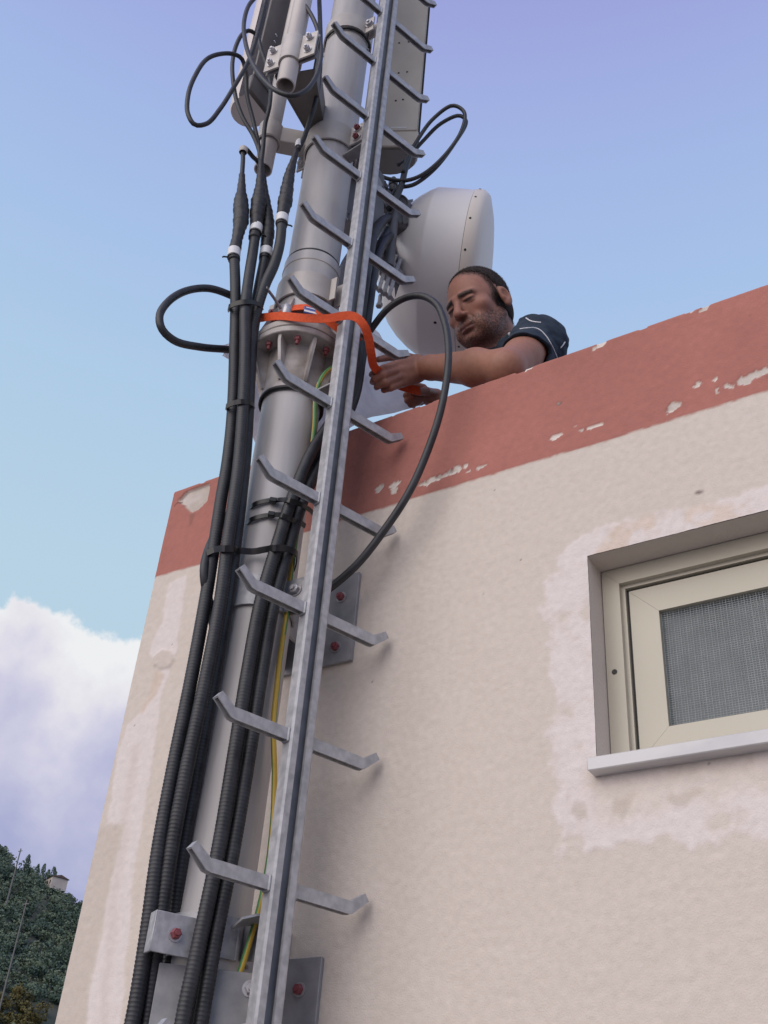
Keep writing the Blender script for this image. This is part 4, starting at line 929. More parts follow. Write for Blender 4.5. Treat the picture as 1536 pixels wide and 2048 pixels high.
# ---- dish
AZD, ELD, DR, DL = R(61.89), -.129, .285, .124
da = np.array((math.sin(AZD)*math.cos(ELD), math.cos(AZD)*math.cos(ELD), math.sin(ELD)))
DC = A(864.3, 548.5, 2.55)
dish = thing('microwave_dish', 'large round white drum shaped dish antenna seen from behind next to the man', 'dish antenna', DC-da*.12)
m = MB(); m.lathe(DC, da, [(.055, -.172), (.10, -.166), (.145, -.150), (.185, -.127), (.222, -.095), (.254, -.057), (.276, -.021), (DR-.002, -.005), (DR, 0), (DR, .004)], 96); m.build('back_shell', MT['dish'], dish, ang=60)
m = MB(); m.lathe(DC, da, [(DR, .004), (DR, DL)], 96); m.build('shroud', MT['dish'], dish)
m = MB(); m.lathe(DC, da, [(DR-.003, DL+.0015), (DR-.003, DL-.003)], 96); m.build('seam', MT['gasket'], dish)
m = MB(); m.lathe(DC, da, [(DR-.004, DL+.0012), (DR+.0025, DL+.0016), (DR+.0025, DL+.028), (DR-.012, DL+.044), (DR-.06, DL+.056), (.10, DL+.066), (.001, DL+.068)], 96); m.build('cover', MT['lid'], dish, ang=60)
e1 = np.cross(ez, da); e1 /= np.linalg.norm(e1); e2 = np.cross(da, e1)
for k in range(16):
    t = 2*math.pi*(k+.35)/16; rd = e1*math.cos(t)+e2*math.sin(t)
    m = MB(); m.lathe(DC+rd*(DR+.0024)+da*(DL+.013), rd, [(.004, 0), (.004, .001), (.002, .0022)], 10, capb=True); m.build('screw', MT['hole'], dish)
for (u, v) in ((.055, 12),):
    t = R(-101); rd = e1*math.cos(t)+e2*math.sin(t); m = MB(); m.lathe(DC+rd*(DR-.0004)+da*.06, rd, [(.0055, 0), (.004, .002)], 12, capb=True); m.build('drain_plug', MT['hole'], dish)
# small crossed mark on the back shell
Wm = A(809, 640, 2.4)
# ---- radio unit and mount behind the dish
HB = DC-da*.175
RC = A(792, 448, 2.36)
rad_ = thing('radio_unit', 'dark grey radio housing with a round port between the rail and the dish', 'radio unit', RC)
fx = np.stack([da, e1, e2], 1); fv = np.stack([tor, -tov, ez], 1)
m = MB(); m.box(RC, (.085, .11, .135), fv, bev=.012); m.build('housing', MT['radio'], rad_)
m = MB(); m.cyl(RC, HB+da*.02, .05, 28); m.build('feed_neck', MT['radio'], rad_)
for k in range(5):
    m = MB(); m.box(RC+tov*.058+tor*(-.030+.015*k)-ez*.03, (.004, .012, .06), fv, bev=.001); m.build('cooling_fin', MT['radio'], rad_)
c_ = RC+tov*.054+ez*.028-tor*.006
m = MB(); m.lathe(c_, tov-ez*.25, [(.034, 0), (.036, .004), (.036, .012), (.032, .015), (.030, .015), (.029, .011), (.009, .011), (.009, .022), (.006, .026)], 32, capb=True); m.build('port', MT['radio'], rad_)
mt = thing('dish_mount', 'grey steel clamp and brackets holding the dish to the mast above the orange strap', 'mount', PC(zr2))
def plate(pts, ex_, mtl='radio', nm='bracket_plate'):
    m = MB(); m.prism([A(*p) for p in pts], ex_); return m.build(nm, MT[mtl], mt)
plate([(800, 402, 2.38), (826, 398, 2.42), (822, 432, 2.42), (806, 470, 2.40), (803, 482, 2.38), (827, 474, 2.42), (822, 520, 2.42), (800, 560, 2.40), (790, 590, 2.38), (786, 520, 2.36), (795, 450, 2.36)], e1*.012)
plate([(697, 335, 2.16), (752, 330, 2.2), (750, 440, 2.2), (722, 450, 2.18), (712, 440, 2.17), (690, 420, 2.15)], np.array((.0, .05, 0)))
for k, (px, py) in enumerate([(750, 570), (760, 577), (770, 584), (780, 591)]):
    P = spline([A(px+22, py-74, 2.36), A(px+13, py-50, 2.33), A(px+4, py-18, 2.31), A(px, py, 2.31), A(px+10, py+14, 2.34)], .008)
    m = MB(); m.tube(P, 1, flat=(.011, .005), up=da); m.build('clamp_band', MT['galv'], mt)
for p in [(768, 520, 2.33), (779, 508, 2.33), (760, 600, 2.33), (759, 602, 2.33), (690, 430, 2.15), (743, 338, 2.2)]:
    c = A(*p); m = MB(); m.cyl(c-ez*.02, c+ez*.02, .006, 10); m.lathe(c-ez*.016, -ez, [(.010, 0), (.010, .008)], 6, capa=True, capb=True); m.build('bolt', MT['galv_dark'], mt)
m = MB(); b = A(797, 563, 2.40); a = PC(b[2]); d = b-a; l_ = np.linalg.norm(d); d /= l_; s = np.cross(ez, d)
m.box(a+d*(l_/2+.05), (l_-.1, .05, .045), np.stack([d, s, ez], 1), bev=.003); m.build('arm', MT['galv_dark'], mt)
# stand tube of the mount
stp = A(779, 500, 2.30); m = MB(); m.cyl((stp[0], stp[1], a[2]-.05), (stp[0], stp[1], a[2]+.26), .019, 24); m.build('stand_tube', MT['radio'], mt)
for q in [(773, 395, 2.30), (766, 380, 2.29), (786, 372, 2.30)]:
    c = A(*q); m = MB(); m.lathe(c-ez*.03, ez, [(.010, 0), (.012, .004), (.012, .03), (.016, .031), (.016, .05), (.010, .052), (.008, .07)], 14); m.build('connector', MT['radio'], rad_)
# collar on the mast with swept arms
zk = pz(625, 572, PHD-PR)
m = saddle(MB(), zk, .08, .12, .105, face=-1, flat_y=.012, rad=PR+.0095); m.build('front_saddle', MT['clamp'], mt)
m = saddle(MB(), zk, .08, .12, .105, face=+1, flat_y=.012, rad=PR+.0095); m.build('rear_saddle', MT['clamp'], mt)
hexbolt(mt, (PX-.102, PY-.0165, zk), (0, -1, 0), .011, True)
P = spline([A(668, 590, 2.07), A(680, 565, 2.1), A(692, 537, 2.16), (A(706, 518, 2.2)), A(722, 512, 2.24)], .008); m = MB(); m.tube(P, 1, flat=(.055, .007), up=ez); m.build('swept_arm', MT['galv_dark'], mt)
P = spline([A(532, 575, 2.0), A(548, 596, 2.03), A(562, 618, 2.05)], .01); m = MB(); m.tube(P, .004, 8); m.build('tie_rod', MT['galv_dark'], mt)
P = spline([A(704, 565, 2.2), A(694, 600, 2.2), A(688, 622, 2.2)], .01); m = MB(); m.tube(P, .005, 8); m.build('tie_rod', MT['galv_dark'], mt)

# ================================================================ orange ratchet strap
st = thing('ratchet_strap', 'orange webbing strap wound round the mast above the flange and over the ladder rail', 'strap', PC(zf_top))
RS = PR+.014
def ringpt(t, z_, r=RS): return PC(z_)+tor*r*math.sin(t)+tov*r*math.cos(t)
z1 = pz(600, 612, PHD-RS); z2 = pz(600, 634, PHD-RS)
P = resample(spline([ringpt(t, z1+.006*math.sin(2*t)-.02*max(0, abs(t)-1.2)) for t in np.linspace(-3.0, 3.0, 24)], .01), .01)
m = MB(); m.tube(P, 1, flat=(.030, .0022), up=ez); m.build('webbing', MT['orange'], st, ang=30)
WB = [(520, 636, 2.05), (534, 634, 2.015), (563, 632, 1.985), (607, 636, 1.955), (655, 637, 1.93), (684, 632, 1.92), (702, 631, 1.915), (716, 637, 1.915), (729, 653, 1.925), (737, 675, 1.95), (742, 705, 1.99), (748, 733, 2.06), (765, 748, 2.12)]
P = resample(spline([A(*p) for p in WB], .008), .008)
pu = np.array([ray(*w[:2]) for w in [(600, 400)]])[0]
# webbing orientation: near level at first, twisting to face the viewer on the way down
T_ = np.gradient(P, axis=0); T_ /= np.linalg.norm(T_, axis=1)[:, None]
ups = []
for i in range(len(P)):
    f_ = i/len(P); v = P[i]-CAM; v /= np.linalg.norm(v); face = np.cross(T_[i], v); face /= np.linalg.norm(face)
    if face[2] < 0 and f_ < .5: face = -face
    if ups and face @ ups[-1] < 0: face = -face
    a_ = np.interp(f_, [0, .15, .3, .45, .6, .75, 1], [.75, .5, .35, .35, .25, .15, .1]); 
    w_ = face*math.cos(a_)+v*math.sin(a_); ups.append(w_/np.linalg.norm(w_))
m = MB(); m.tube(P, 1, flat=(.0215, .0022), up=np.array(ups)); m.build('webbing', MT['orange'], st, ang=30)
P = resample(spline([A(*p) for p in [(632, 622, 2.0), (642, 630, 1.985), (664, 646, 1.975), (682, 660, 1.975), (700, 672, 2.0), (715, 684, 2.03)]], .008), .008)
m = MB(); m.tube(P, 1, flat=(.026, .0022), up=tov+ez*.4); m.build('webbing', MT['orange'], st, ang=30)
P = resample(spline([A(*p) for p in [(780, 762, 2.16), (800, 772, 2.19), (822, 778, 2.215), (840, 782, 2.23)]], .008), .008)
m = MB(); m.tube(P, 1, flat=(.026, .0022), up=ez); m.build('webbing', MT['orange'], st, ang=30)
c = A(622, 622, PHD-RS-.006); bx = np.stack([tor*.97-ez*.1, -tov, ez], 1)
m = MB(); m.box(c, (.038, .006, .024), bx, bev=.002); bk = m.build('sewn_label', MT['label_blue'], st)
m = MB(); m.box(c+tov*.0033-ez*.0065, (.036, .0006, .006), bx); m.box(c+tov*.0033+ez*.006, (.028, .0006, .0025), bx); m.build('label_print', MT['white'], bk)
c = A(573, 622, PHD-RS-.008); m = MB(); m.lathe(c-ez*.018, ez, [(.010, 0), (.012, .003), (.012, .033), (.010, .036)], 16, capa=True, capb=True); m.build('ratchet_roller', MT['bolt'], st)

# ================================================================ white plastic sheet behind the flange
nu, nv = 60, 26
top = spline([A(*p) for p in [(442, 688, 2.18), (456, 686, 2.22), (500, 680, 2.28), (560, 664, 2.33), (640, 650, 2.34), (710, 645, 2.31), (758, 662, 2.29), (778, 690, 2.30)]], .004)
bot = spline([A(*p) for p in [(446, 712, 2.18), (470, 730, 2.2), (512, 886, 2.2), (535, 900, 2.19), (600, 890, 2.18), (690, 862, 2.18), (735, 838, 2.24), (790, 825, 2.28), (850, 806, 2.30)]], .004)
def rs(P, n_):
    d = np.r_[0, np.cumsum(np.linalg.norm(np.diff(P, axis=0), axis=1))]; t = np.linspace(0, d[-1], n_); return np.stack([np.interp(t, d, P[:, i]) for i in range(3)], 1)
T0, B0 = rs(top, nu), rs(bot, nu); V = []
for i in range(nu):
    for j in range(nv):
        f_ = j/(nv-1); p = T0[i]*(1-f_)+B0[i]*f_; w_ = (fbm(np.array([i*.16]), np.array([j*.10]), 3, 201)[0]-.5)*.09+(fbm(np.array([i*.45]), np.array([j*.35]), 3, 203)[0]-.5)*.045+.010*math.sin(i*.9+f_*2)
        V.append(p-tov*w_*math.sin(math.pi*min(1, f_*1.0+.05))+(tor*.02*(fbm(np.array([i*.2]), np.array([j*.3]), 2, 207)[0]-.5)))
ii = np.arange(nu*nv).reshape(nu, nv); Q = np.stack([ii[:-1, :-1], ii[1:, :-1], ii[1:, 1:], ii[:-1, 1:]], -1).reshape(-1, 4)
sh = np_mesh('plastic_sheet', V, Q, MT['foil']); tag(sh, 'thin white plastic sheet draped behind the mast flange onto the parapet', 'sheet')
# ================================================================ the man leaning over the parapet
def rotm(a, ax):
    c, s = math.cos(a), math.sin(a)
    return np.array({'x': [(1, 0, 0), (0, c, -s), (0, s, c)], 'y': [(c, 0, s), (0, 1, 0), (-s, 0, c)], 'z': [(c, -s, 0), (s, c, 0), (0, 0, 1)]}[ax], float)
# head frame: X = his left, Y = face forward, Z = crown; he looks down along his arms
PHI, NOD = R(-17), R(29)
Xh = np.array((math.cos(PHI), math.sin(PHI), 0)); Fh = np.array((math.sin(PHI), -math.cos(PHI), 0)); Uh = np.array((0, 0, 1.0))
HR = np.stack([Xh, Fh*math.cos(NOD)-Uh*math.sin(NOD), Uh*math.cos(NOD)+Fh*math.sin(NOD)], 1)
HC = Y(959, 616, .19)
hs = 1.04
hp = lambda *p: HC + HR @ np.array(p, float)*hs
# joints
SL = Y(1078, 690, .20); EL = Y(1012, 736, .02); WL = A(838, 735, 2.20)
SR = SL + np.array((-.26, .27, .01)); NB = (SL+SR)/2 + np.array((-.03, -.03, .055))
fwd = np.array((-.72, -.69, 0.))
CH = (SL+SR)/2 + np.array((.03, .04, -.13)); BE = CH + np.array((.13, .13, -.26)); PEV = CH + np.array((.20, .20, -.42))
WRr = A(872, 798, 2.36); ERr = WRr + np.array((.10, .17, -.12))
h_ = .0026
b = SDF((-1.36, -.16, 3.33), (-.60, .74, 4.14), h_)
b.sc = hs
# head
b.ell(hp(0, -.014, .034), (.0765, .097, .086), HR, 0)
b.ell(hp(0, .034, -.002), (.0655, .058, .078), HR, .02)
b.ell(hp(0, .034, -.048), (.060, .052, .060), HR, .02)
b.ell(hp(0, .030, -.078), (.053, .052, .040), HR, .02)
for s in (-1, 1):
    b.cap(hp(s*.053, -.006, -.050), hp(s*.030, .056, -.096), .018, .019, .02)
    b.ell(hp(s*.047, .056, -.024), (.021, .020, .018), HR, .018)
    b.cap(hp(s*.012, .0895, .016), hp(s*.045, .072, .016), .0090, .0080, .012)
    b.ell(hp(s*.036, .070, -.074), (.018, .018, .022), HR, .02)
b.ell(hp(0, .076, -.100), (.023, .018, .017), HR, .018)
for s in (-1, 1): b.ell(hp(s*.0315, .094, -.001), (.0165, .0125, .0095), HR, .010, '-')
for s in (-1, 1): b.ell(hp(s*.0315, .0755, -.002), (.0150, .0130, .0125), HR, .003)
for s in (-1, 1):
    b.cap(hp(s*.0185, .0868, .003), hp(s*.0445, .0810, .001), .0042, .0038, .004)      # upper lid
    b.cap(hp(s*.0195, .0850, -.0085), hp(s*.0430, .0795, -.0085), .0032, .0030, .005)   # lower lid
b.cap(hp(0, .090, .010), hp(0, .1085, -.030), .0085, .0115, .010)
b.ell(hp(0, .1095, -.0355), (.0118, .0115, .0100), HR, .008)
for s in (-1, 1):
    b.ell(hp(s*.0125, .0985, -.0385), (.0075, .0098, .0075), HR, .006)
    b.ell(hp(s*.0068, .1060, -.0475), (.0040, .0055, .0045), HR, .003, '-')
    b.cap(hp(s*.019, .093, -.040), hp(s*.032, .079, -.062), .0024, .002, .006, '-')
b.ell(hp(0, .084, -.062), (.026, .014, .014), HR, .012)
b.cap(hp(-.018, .0905, -.0665), hp(.018, .0905, -.0665), .0046, .0046, .006); b.ell(hp(0, .0935, -.0668), (.012, .0055, .0045), HR, .006)
b.cap(hp(-.016, .0895, -.0780), hp(.016, .0895, -.0780), .0054, .0054, .006); b.ell(hp(0, .0920, -.0775), (.012, .0055, .005), HR, .006)
b.cap(hp(-.024, .094, -.0725), hp(0, .1015, -.0720), .0022, .0026, .003, '-'); b.cap(hp(.024, .094, -.0725), hp(0, .1015, -.0720), .0022, .0026, .003, '-')
b.ell(hp(0, .096, -.088), (.018, .007, .005), HR, .006, '-')
for s in (-1, 1):                                                     # ears
    Re = HR @ rotm(s*R(17), 'z') @ rotm(R(-14), 'x')
    c_ = hp(s*.0820, -.014, -.008)
    b.ell(c_, (.0085, .0170, .0300), Re, .007)
    b.ell(c_+Re @ np.array((s*.008, .001, .004)), (.0068, .0095, .0170), Re, .004, '-')
    b.ell(c_+Re @ np.array((s*.001, .006, -.024)), (.006, .009, .010), Re, .005)
    b.ell(c_+Re @ np.array((s*.002, .010, -.004)), (.005, .005, .007), Re, .004)
b.sc = 1.0
# neck, shoulders, torso inside the shirt
b.cap(hp(0, -.030, -.055), NB, .057, .064, .02)
b.cap(hp(0, .010, -.075), NB+np.array((-.03, -.03, 0)), .042, .050, .02)
b.cap(NB, SL*.75+NB*.25, .055, .045, .03); b.cap(NB, SR*.75+NB*.25, .055, .045, .03)
b.cap(SL, CH, .055, .09, .03); b.cap(SR, CH, .055, .09, .03); b.cap(CH, BE, .105, .11, .03)
# left arm
b.cap(SL, EL*.55+SL*.45, .050, .046, .02); b.cap(EL*.5+SL*.5, EL, .048, .044, .02)
mid_ = EL*.68+WL*.32
b.cap(EL, mid_, .044, .0475, .02); b.cap(mid_, WL*.85+EL*.15, .0475, .0335, .02); b.cap(WL*.85+EL*.15, WL, .0335, .0300, .01)
# left hand: thumb up, fingers curling round the strap
def chain(pts, r, k=.006, op='+', kk=.003):
    P = [A(*p) for p in pts]
    for i in range(len(P)-1): b.cap(P[i], P[i+1], r[i], r[i+1], k if i == 0 else kk, op)
for p, q, ra, rb in [((836, 722, 2.19), (800, 727, 2.15), .017, .0135), ((838, 737, 2.195), (797, 741, 2.145), .018, .0135), ((836, 750, 2.195), (799, 755, 2.15), .016, .0125), ((834, 756, 2.20), (804, 767, 2.16), .014, .011)]:
    b.cap(A(*p), A(*q), ra, rb, .012)
chain([(838, 722, 2.20), (806, 712, 2.20), (782, 714, 2.185), (757, 719, 2.165)], [.015, .0125, .0105, .0085], .012)
chain([(799, 727, 2.15), (768, 737, 2.105), (750, 744, 2.10), (743, 749, 2.125)], [.0120, .0105, .0090, .0078])
chain([(796, 741, 2.145), (765, 751, 2.095), (749, 758, 2.10), (745, 764, 2.13)], [.0122, .0106, .0092, .0080])
chain([(799, 755, 2.15), (770, 766, 2.105), (755, 772, 2.115), (753, 775, 2.145)], [.0115, .0102, .0088, .0076])
chain([(804, 767, 2.16), (782, 776, 2.125), (768, 780, 2.14), (768, 780, 2.165)], [.0102, .0090, .0080, .0070])
# right arm and hand holding the strap end
b.cap(SR, ERr, .050, .040, .02); b.cap(ERr, WRr, .040, .027, .02)
for p, q, ra, rb in [((874, 796, 2.36), (842, 780, 2.30), .020, .0135), ((872, 804, 2.36), (838, 795, 2.30), .019, .0130)]: b.cap(A(*p), A(*q), ra, rb, .012)
def chain2(pts, r):
    P = [A(*p) for p in pts]
    for i in range(len(P)-1): b.cap(P[i], P[i+1], r[i], r[i+1], .006 if i == 0 else .003)
chain2([(872, 788, 2.35), (852, 782, 2.28), (836, 784, 2.25), (826, 783, 2.25)], [.014, .0120, .0105, .0085])
chain2([(846, 776, 2.30), (829, 771, 2.275), (816, 778, 2.265), (818, 786, 2.285)], [.0120, .0105, .0095, .0085])
chain2([(842, 786, 2.30), (824, 785, 2.27), (813, 791, 2.265), (817, 797, 2.285)], [.0120, .0105, .0095, .0085])
chain2([(840, 796, 2.30), (824, 797, 2.27), (815, 801, 2.27), (820, 806, 2.29)], [.0115, .0100, .0090, .0080])
chain2([(842, 804, 2.31), (828, 806, 2.285), (821, 809, 2.285), (827, 812, 2.30)], [.0105, .0090, .0080, .0070])
V, Q = b.mesh()
# colouring of skin, stubble, lips, brows and eye socket shade in head space
q = (V-HC) @ HR/hs; X_, Y_, Z_ = q.T
skin = np.array((.345, .168, .124)); col = np.tile(skin, (len(V), 1))
n3 = fbm(V[:, 0]*60+V[:, 2]*31, V[:, 1]*60+V[:, 2]*47, 4, 301); n4 = fbm(V[:, 0]*420+V[:, 2]*210, V[:, 1]*420-V[:, 2]*330, 3, 303)
def mixc(m_, c):
    global col
    col = col*(1-m_[:, None])+np.array(c)*m_[:, None]
head = (np.linalg.norm(q*np.array((1, .8, .8)), axis=1) < .125)
mixc(np.clip((n3-.45)*2, 0, 1)*.35, skin*np.array((1.05, .85, .82)))
arm = (~head) & (V[:, 1] < .4); mixc(arm*.55, np.array((.335, .16, .105)))
hairn = np.clip((fbm(V[:, 0]*260+V[:, 2]*120, V[:, 1]*260+V[:, 2]*190, 3, 305)-.5)*2.2, -.5, .5)*(V[:, 1] < .3)*(~head)
mixc(head*np.exp(-((Y_-.112)/.02)**2-((Z_+.034)/.02)**2-(X_/.02)**2)*.35, (.42, .17, .13))
mixc(head*np.exp(-((np.abs(X_)-.046)/.02)**2-((Z_+.03)/.02)**2)*(Y_ > .03)*.25, (.42, .17, .13))
# stubble: jaw, chin, upper lip, sideburn
jaw = sstep(-.038, -.058, Z_+np.abs(X_)*.0-.18*np.maximum(0, .055-Y_)*1.0+(n3-.5)*.012)*sstep(-.035, -.01, Y_)
lipz = 1.25*sstep(-.045, -.051, Z_)*sstep(.042, .030, np.abs(X_))*(Y_ > .06)
side = np.exp(-((Y_+.000)/.018)**4)*sstep(.02, .0, Z_)*sstep(.05, .058, np.abs(X_))*sstep(.075, .07, np.abs(X_)-.004)
st_ = np.clip(np.maximum(np.maximum(jaw, lipz), side*.9), 0, 1)*head*sstep(-.128, -.108, Z_)
under = head*sstep(-.085, -.105, Z_)*(Y_ < .07)*sstep(-.15, -.12, Z_)*.7
st_ = np.maximum(st_, under)*np.clip(.62+(n4-.5)*2.2, .2, 1)
mixc(st_*.86, (.048, .031, .026))
lips = head*np.exp(-((np.abs(Z_+.0725)-.0055)/.0052)**2)*sstep(.024, .016, np.abs(X_))*(Y_ > .085); mixc(np.clip(lips, 0, 1)*.6, (.25, .105, .092))
mixc(head*np.exp(-((Z_+.0725)/.0016)**2)*sstep(.026, .020, np.abs(X_))*(Y_ > .075)*.8, (.06, .025, .02))
sock_shade = head*np.exp(-((Z_+.001)/.013)**2)*np.exp(-((np.abs(X_)-.030)/.018)**2)*(Y_ > .06); mixc(np.clip(sock_shade, 0, 1)*.30, (.20, .09, .075))  # shade of the eye sockets painted into the skin colour
bz_ = .0165-.10*np.maximum(0, np.abs(X_)-.034)+.05*np.minimum(0, np.abs(X_)-.018)
brow = head*np.exp(-((Z_-bz_-(n3-.5)*.004)/.0074)**4)*sstep(.008, .014, np.abs(X_))*sstep(.056, .047, np.abs(X_))*(Y_ > .055); mixc(np.clip(brow*1.1*(.85+.5*(n4-.4)), 0, 1)*.97, (.010, .007, .006))
lash = head*np.exp(-((Z_+.0028)/.0034)**2)*np.exp(-((np.abs(X_)-.0315)/.0135)**4)*(Y_ > .07); mixc(np.clip(lash*1.3, 0, 1)*.95, (.02, .012, .01))
eyer = head*np.exp(-((Z_+.0058)/.0030)**2)*np.exp(-((np.abs(X_)-.0315)/.0110)**4)*(Y_ > .07); mixc(np.clip(eyer, 0, 1)*.85, (.04, .03, .028))
# dark scalp tint merges skin into hair
hl = .072-.35*np.maximum(0, np.abs(X_)-.028)-6*np.maximum(0, np.abs(X_)-.05)**2       # hairline height on the forehead
front = Z_-(.070-.55*np.maximum(0, .045-Y_)*1.0)
def hairfield(X, Y, Z, n):
    ax = np.abs(X)
    a_ = Z-(.074+.10*ax-.95*np.maximum(0, .062-Y)+.012*sstep(.045, .015, ax))              # above the receding forehead line
    t_ = (.014-Y)+.35*(Z-.02)+.02*np.exp(-((Z+.012)/.02)**2)                                                # behind the temples
    up_ = Z-(-.020-.25*np.maximum(0, -.02-Y)*3.0)
    f_ = np.maximum(a_, np.minimum(t_+.012, up_+.03))
    return f_+(n-.5)*.022
hf = hairfield(X_, Y_, Z_, n3); earm = (np.abs(X_) > .074) & (Z_ < .03) & (Z_ > -.05) & (Y_ > -.045) & (Y_ < .02)
mixc(head*sstep(-.012, .020, hf)*(~earm)*(Z_ > -.075)*.80, (.045, .033, .029))
man = thing('person', 'man in a navy shirt reaching over the parapet to pull the orange strap', 'person', (float(PEV[0]), float(PEV[1]), 2.75))
MT['skin'] = mat('skin', (.93, .93, .93), (1.05, 1.05, 1.05), rough=.50, scale=90, bump=.12, bscale=420, attr='tint', spec=.25)
MT['skin'].node_tree.nodes['Principled BSDF'].inputs['Subsurface Weight'].default_value = .08
MT['skin'].node_tree.nodes['Principled BSDF'].inputs['Subsurface Radius'].default_value = (.012, .005, .003)
body = np_mesh('body', V, Q, MT['skin'], man, col)
print('body verts', len(V))
# hair: a thin cropped shell with bristles
hd_ = SDF(HC-.16, HC+.18, .0026); hd_.sc = hs
hd_.ell(hp(0, -.0145, .0352), (.0782, .0987, .0877), HR, 0); hd_.ell(hp(0, .032, .014), (.0655, .0565, .072), HR, .02)
hd_.ell(hp(0, -.052, -.020), (.060, .052, .055), HR, .02)
lo_, hi_ = HC-.2, HC+.2
sl_, g_ = hd_._win(lo_, hi_)
qx = [sum((g_[i]-HC[i])*HR[i, k] for i in range(3))/hs for k in range(3)]
nn_ = fbm((qx[0]*90+qx[2]*40).ravel(), (qx[1]*90+qx[2]*30).ravel(), 3, 311).reshape(qx[0].shape)
hd_.D = np.maximum(hd_.D, -(hairfield(qx[0], qx[1], qx[2], nn_)-.022).astype(np.float32)*.13)
hd_.ell(hp(0, -.014, .033), (.0740, .0945, .0835), HR, 0, '-')
for s in (-1, 1): hd_.ell(hp(s*.084, -.012, -.008), (.018, .023, .036), HR, .003, '-')
HV, HQ = hd_.mesh()
MT['hair'] = mat('cropped_dark_hair', (.026, .020, .018), (.065, .051, .046), rough=.85, spec=.15, scale=260, bump=.6, bscale=600)
hair = np_mesh('hair', HV, HQ, MT['hair'], man)
mb = MB(); cen = hp(0, -.014, .01); back = HR @ np.array((0, -1, -.25))
cand = np.where(head & (~earm) & (Z_ > -.085))[0]; pr_ = np.clip(sstep(-.006, .024, hf[cand]), 0, 1); cand = cand[rng.random(len(cand)) < pr_*.95]
for i in cand:
    for k in range(2):
        p = V[i]+rng.normal(size=3)*.0012; d = (p-cen)/np.linalg.norm(p-cen)*.75+back*.55+rng.normal(size=3)*.32; d /= np.linalg.norm(d); s = np.cross(d, rng.normal(size=3)); s /= np.linalg.norm(s); l_ = rng.uniform(.0035, .0075)
        p = p-d*.001; mb.add([p-s*.00045, p+s*.00045, p+d*l_], [(0, 1, 2)])
print('hair strands', len(mb.f))
mb.build('bristles', MT['hair'], hair, ang=None)
# shirt
s_ = SDF((-1.36, -.16, 3.10), (-.46, .86, 3.98), .0045)
s_.cap(NB+np.array((.01, .01, -.015)), SL*.75+NB*.25, .062, .060, 0); s_.cap(NB+np.array((.01, .01, -.015)), SR*.75+NB*.25, .062, .060, .03)
s_.cap(SL, CH, .066, .100, .03); s_.cap(SR, CH, .066, .100, .03); s_.cap(CH, BE, .122, .125, .04)
BK = (SL+SR)/2+np.array((.070, .055, -.075)); s_.ell(BK, (.12, .14, .095), None, .04)
s_.cap(BE, PEV, .125, .13, .04)
eS = SL*.50+EL*.50; eR = SR*.5+ERr*.5
s_.cap(SL, eS, .0645, .063, .03); s_.cap(SR, eR, .066, .064, .03)
s_.cap(SL+np.array((0, 0, .01)), SL*.6+NB*.4, .066, .06, .03)
s_.cap(Y(1030, 662, .24), SL, .050, .060, .03); s_.cap(Y(1022, 678, .20), SL, .040, .055, .03)
# wrinkles
sl_, g_ = s_._win(s_.lo, s_.lo+s_.h*s_.n)
wr_ = fbm((g_[0]*16+g_[2]*22).ravel(), (g_[1]*18-g_[2]*10).ravel(), 3, 321).reshape(g_[0].shape)
s_.D += ((.5-np.abs(wr_-.5)*2)*.011-.003).astype(np.float32)
# sleeve openings, neck opening and hem
aL_ = (EL-SL)/np.linalg.norm(EL-SL); cut_p = SL+(EL-SL)*.36
s_.cut(cut_p, aL_, cut_p-.10-.02, cut_p+aL_*.14+.10)
s_.cap(cut_p-aL_*.02, cut_p+aL_*.2, .0525, .0525, 0, '-')
aR_ = (ERr-SR)/np.linalg.norm(ERr-SR); cp = SR+(ERr-SR)*.6; s_.cut(cp, aR_, cp-.09, cp+aR_*.12+.09)
nk = hp(0, -.02, -.06)-NB; nk /= np.linalg.norm(nk); s_.cut(NB+nk*.052, nk, NB-.12+nk*.08, NB+.12+nk*.12)
s_.cap(NB+nk*.02, NB+nk*.2, .066, .066, .004, '-')
SV, SQ = s_.mesh()
MT['navy'] = mat('navy_cotton', (.028, .040, .060), (.042, .058, .082), rough=.85, scale=18, bump=.25, bscale=700, spec=.2)
shirt = np_mesh('shirt', SV, SQ, MT['navy'], man)
bv = BVHTree.FromPolygons([tuple(v) for v in SV], [tuple(int(i) for i in f) for f in SQ])
def onshirt(px, py):
    d = Vector(ray(px, py)).normalized(); hit = bv.ray_cast(Vector(CAM), d)
    return None if hit[0] is None else np.array(hit[0]-d*.0012)
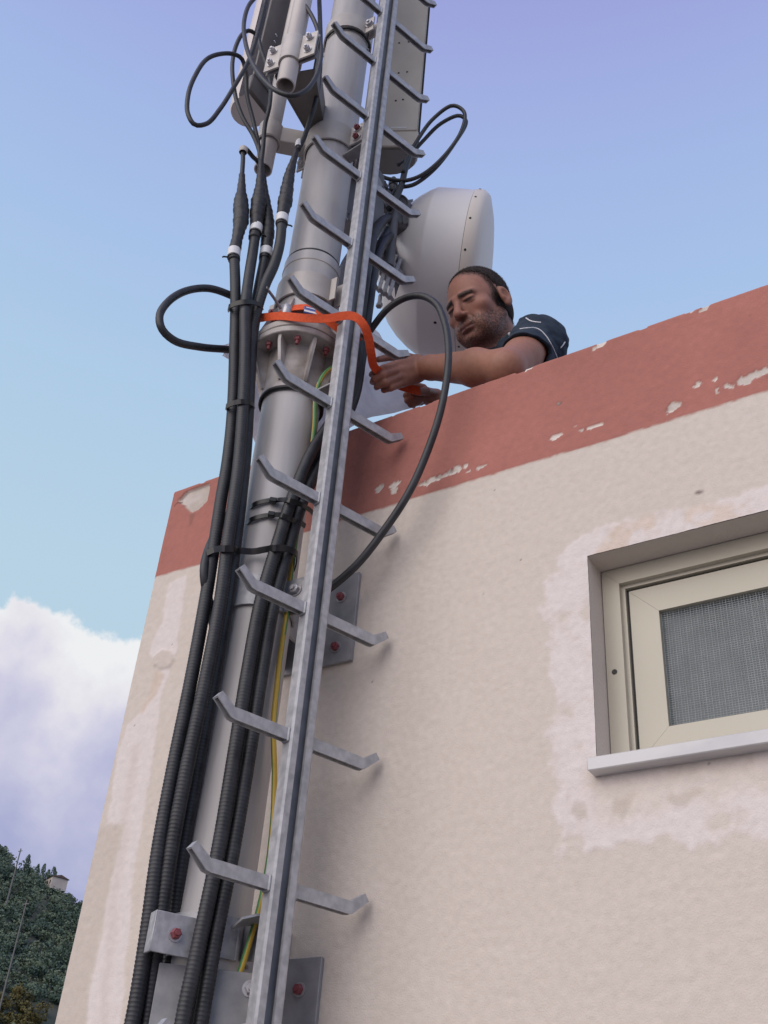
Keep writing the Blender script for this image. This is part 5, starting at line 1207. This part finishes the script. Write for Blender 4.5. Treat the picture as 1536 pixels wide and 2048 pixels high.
for pts in ([(1040, 658), (1055, 656), (1070, 656), (1080, 660), (1092, 672), (1102, 688), (1108, 700), (1113, 712), (1116, 722)], [(1052, 636), (1062, 642), (1072, 644), (1082, 645)], [(1121, 696), (1126, 690), (1130, 684)]):
    P = [onshirt(*p) for p in pts]; P = [p for p in P if p is not None]
    if len(P) > 2:
        m = MB(); m.tube(spline(P, .004), .0017, 8); m.build('piping', MT['white'], shirt)
P = onshirt(1019, 668)
if P is not None:
    m = MB(); m.lathe(P, CAM-P, [(.0045, -.001), (.0045, .001), (.003, .0018)], 14, capb=True); m.build('button', MT['white'], shirt)
# polo collar
ring_ = []; e_a = np.cross(nk, (0, 0, 1.0)); e_a /= np.linalg.norm(e_a); e_b = np.cross(nk, e_a); V = []; K = 40
for i in range(K):
    t = 2*math.pi*i/K; d = e_a*math.cos(t)+e_b*math.sin(t)
    for (r_, z_) in ((.067, .012), (.0665, .050), (.070, .056), (.075, .050), (.080, .016)): V.append(NB+nk*z_+d*r_)
ii = np.arange(K*5).reshape(K, 5); Q = []
for i in range(K):
    for j in range(4): Q.append((ii[i, j], ii[(i+1) % K, j], ii[(i+1) % K, j+1], ii[i, j+1]))
np_mesh('collar', np.array(V), np.array(Q), MT['navy'], shirt)
# trousers and shoes: kneeling on the roof behind the parapet
t_ = SDF((-1.45, .13, 2.68), (-.15, 1.35, 3.45), .009)
rt = np.array((-.69, .72, 0)); 
for s in (-1, 1):
    hip = PEV+np.array((.02, .03, -.03))+rt*s*.09*np.array((1, 1, 1)); hip[2] = max(hip[2], 3.08)
    kn = hip+np.array((-.16, -.10, 0)); kn[2] = 2.82; kn[1] = max(kn[1], .25)
    ft = kn+np.array((.30, .27, 0)); ft[2] = 2.81
    t_.cap(hip, kn, .095, .068, .03 if s == 1 else 0.03); t_.cap(kn, ft, .062, .045, .03)
t_.ell(PEV+np.array((.02, .02, 0)), (.15, .15, .11), None, .05)
TV, TQ = t_.mesh(); MT['trouser'] = mat('dark_trouser_cloth', (.03, .034, .045), (.05, .055, .07), rough=.9, scale=10)
np_mesh('trousers', TV, TQ, MT['trouser'], man)
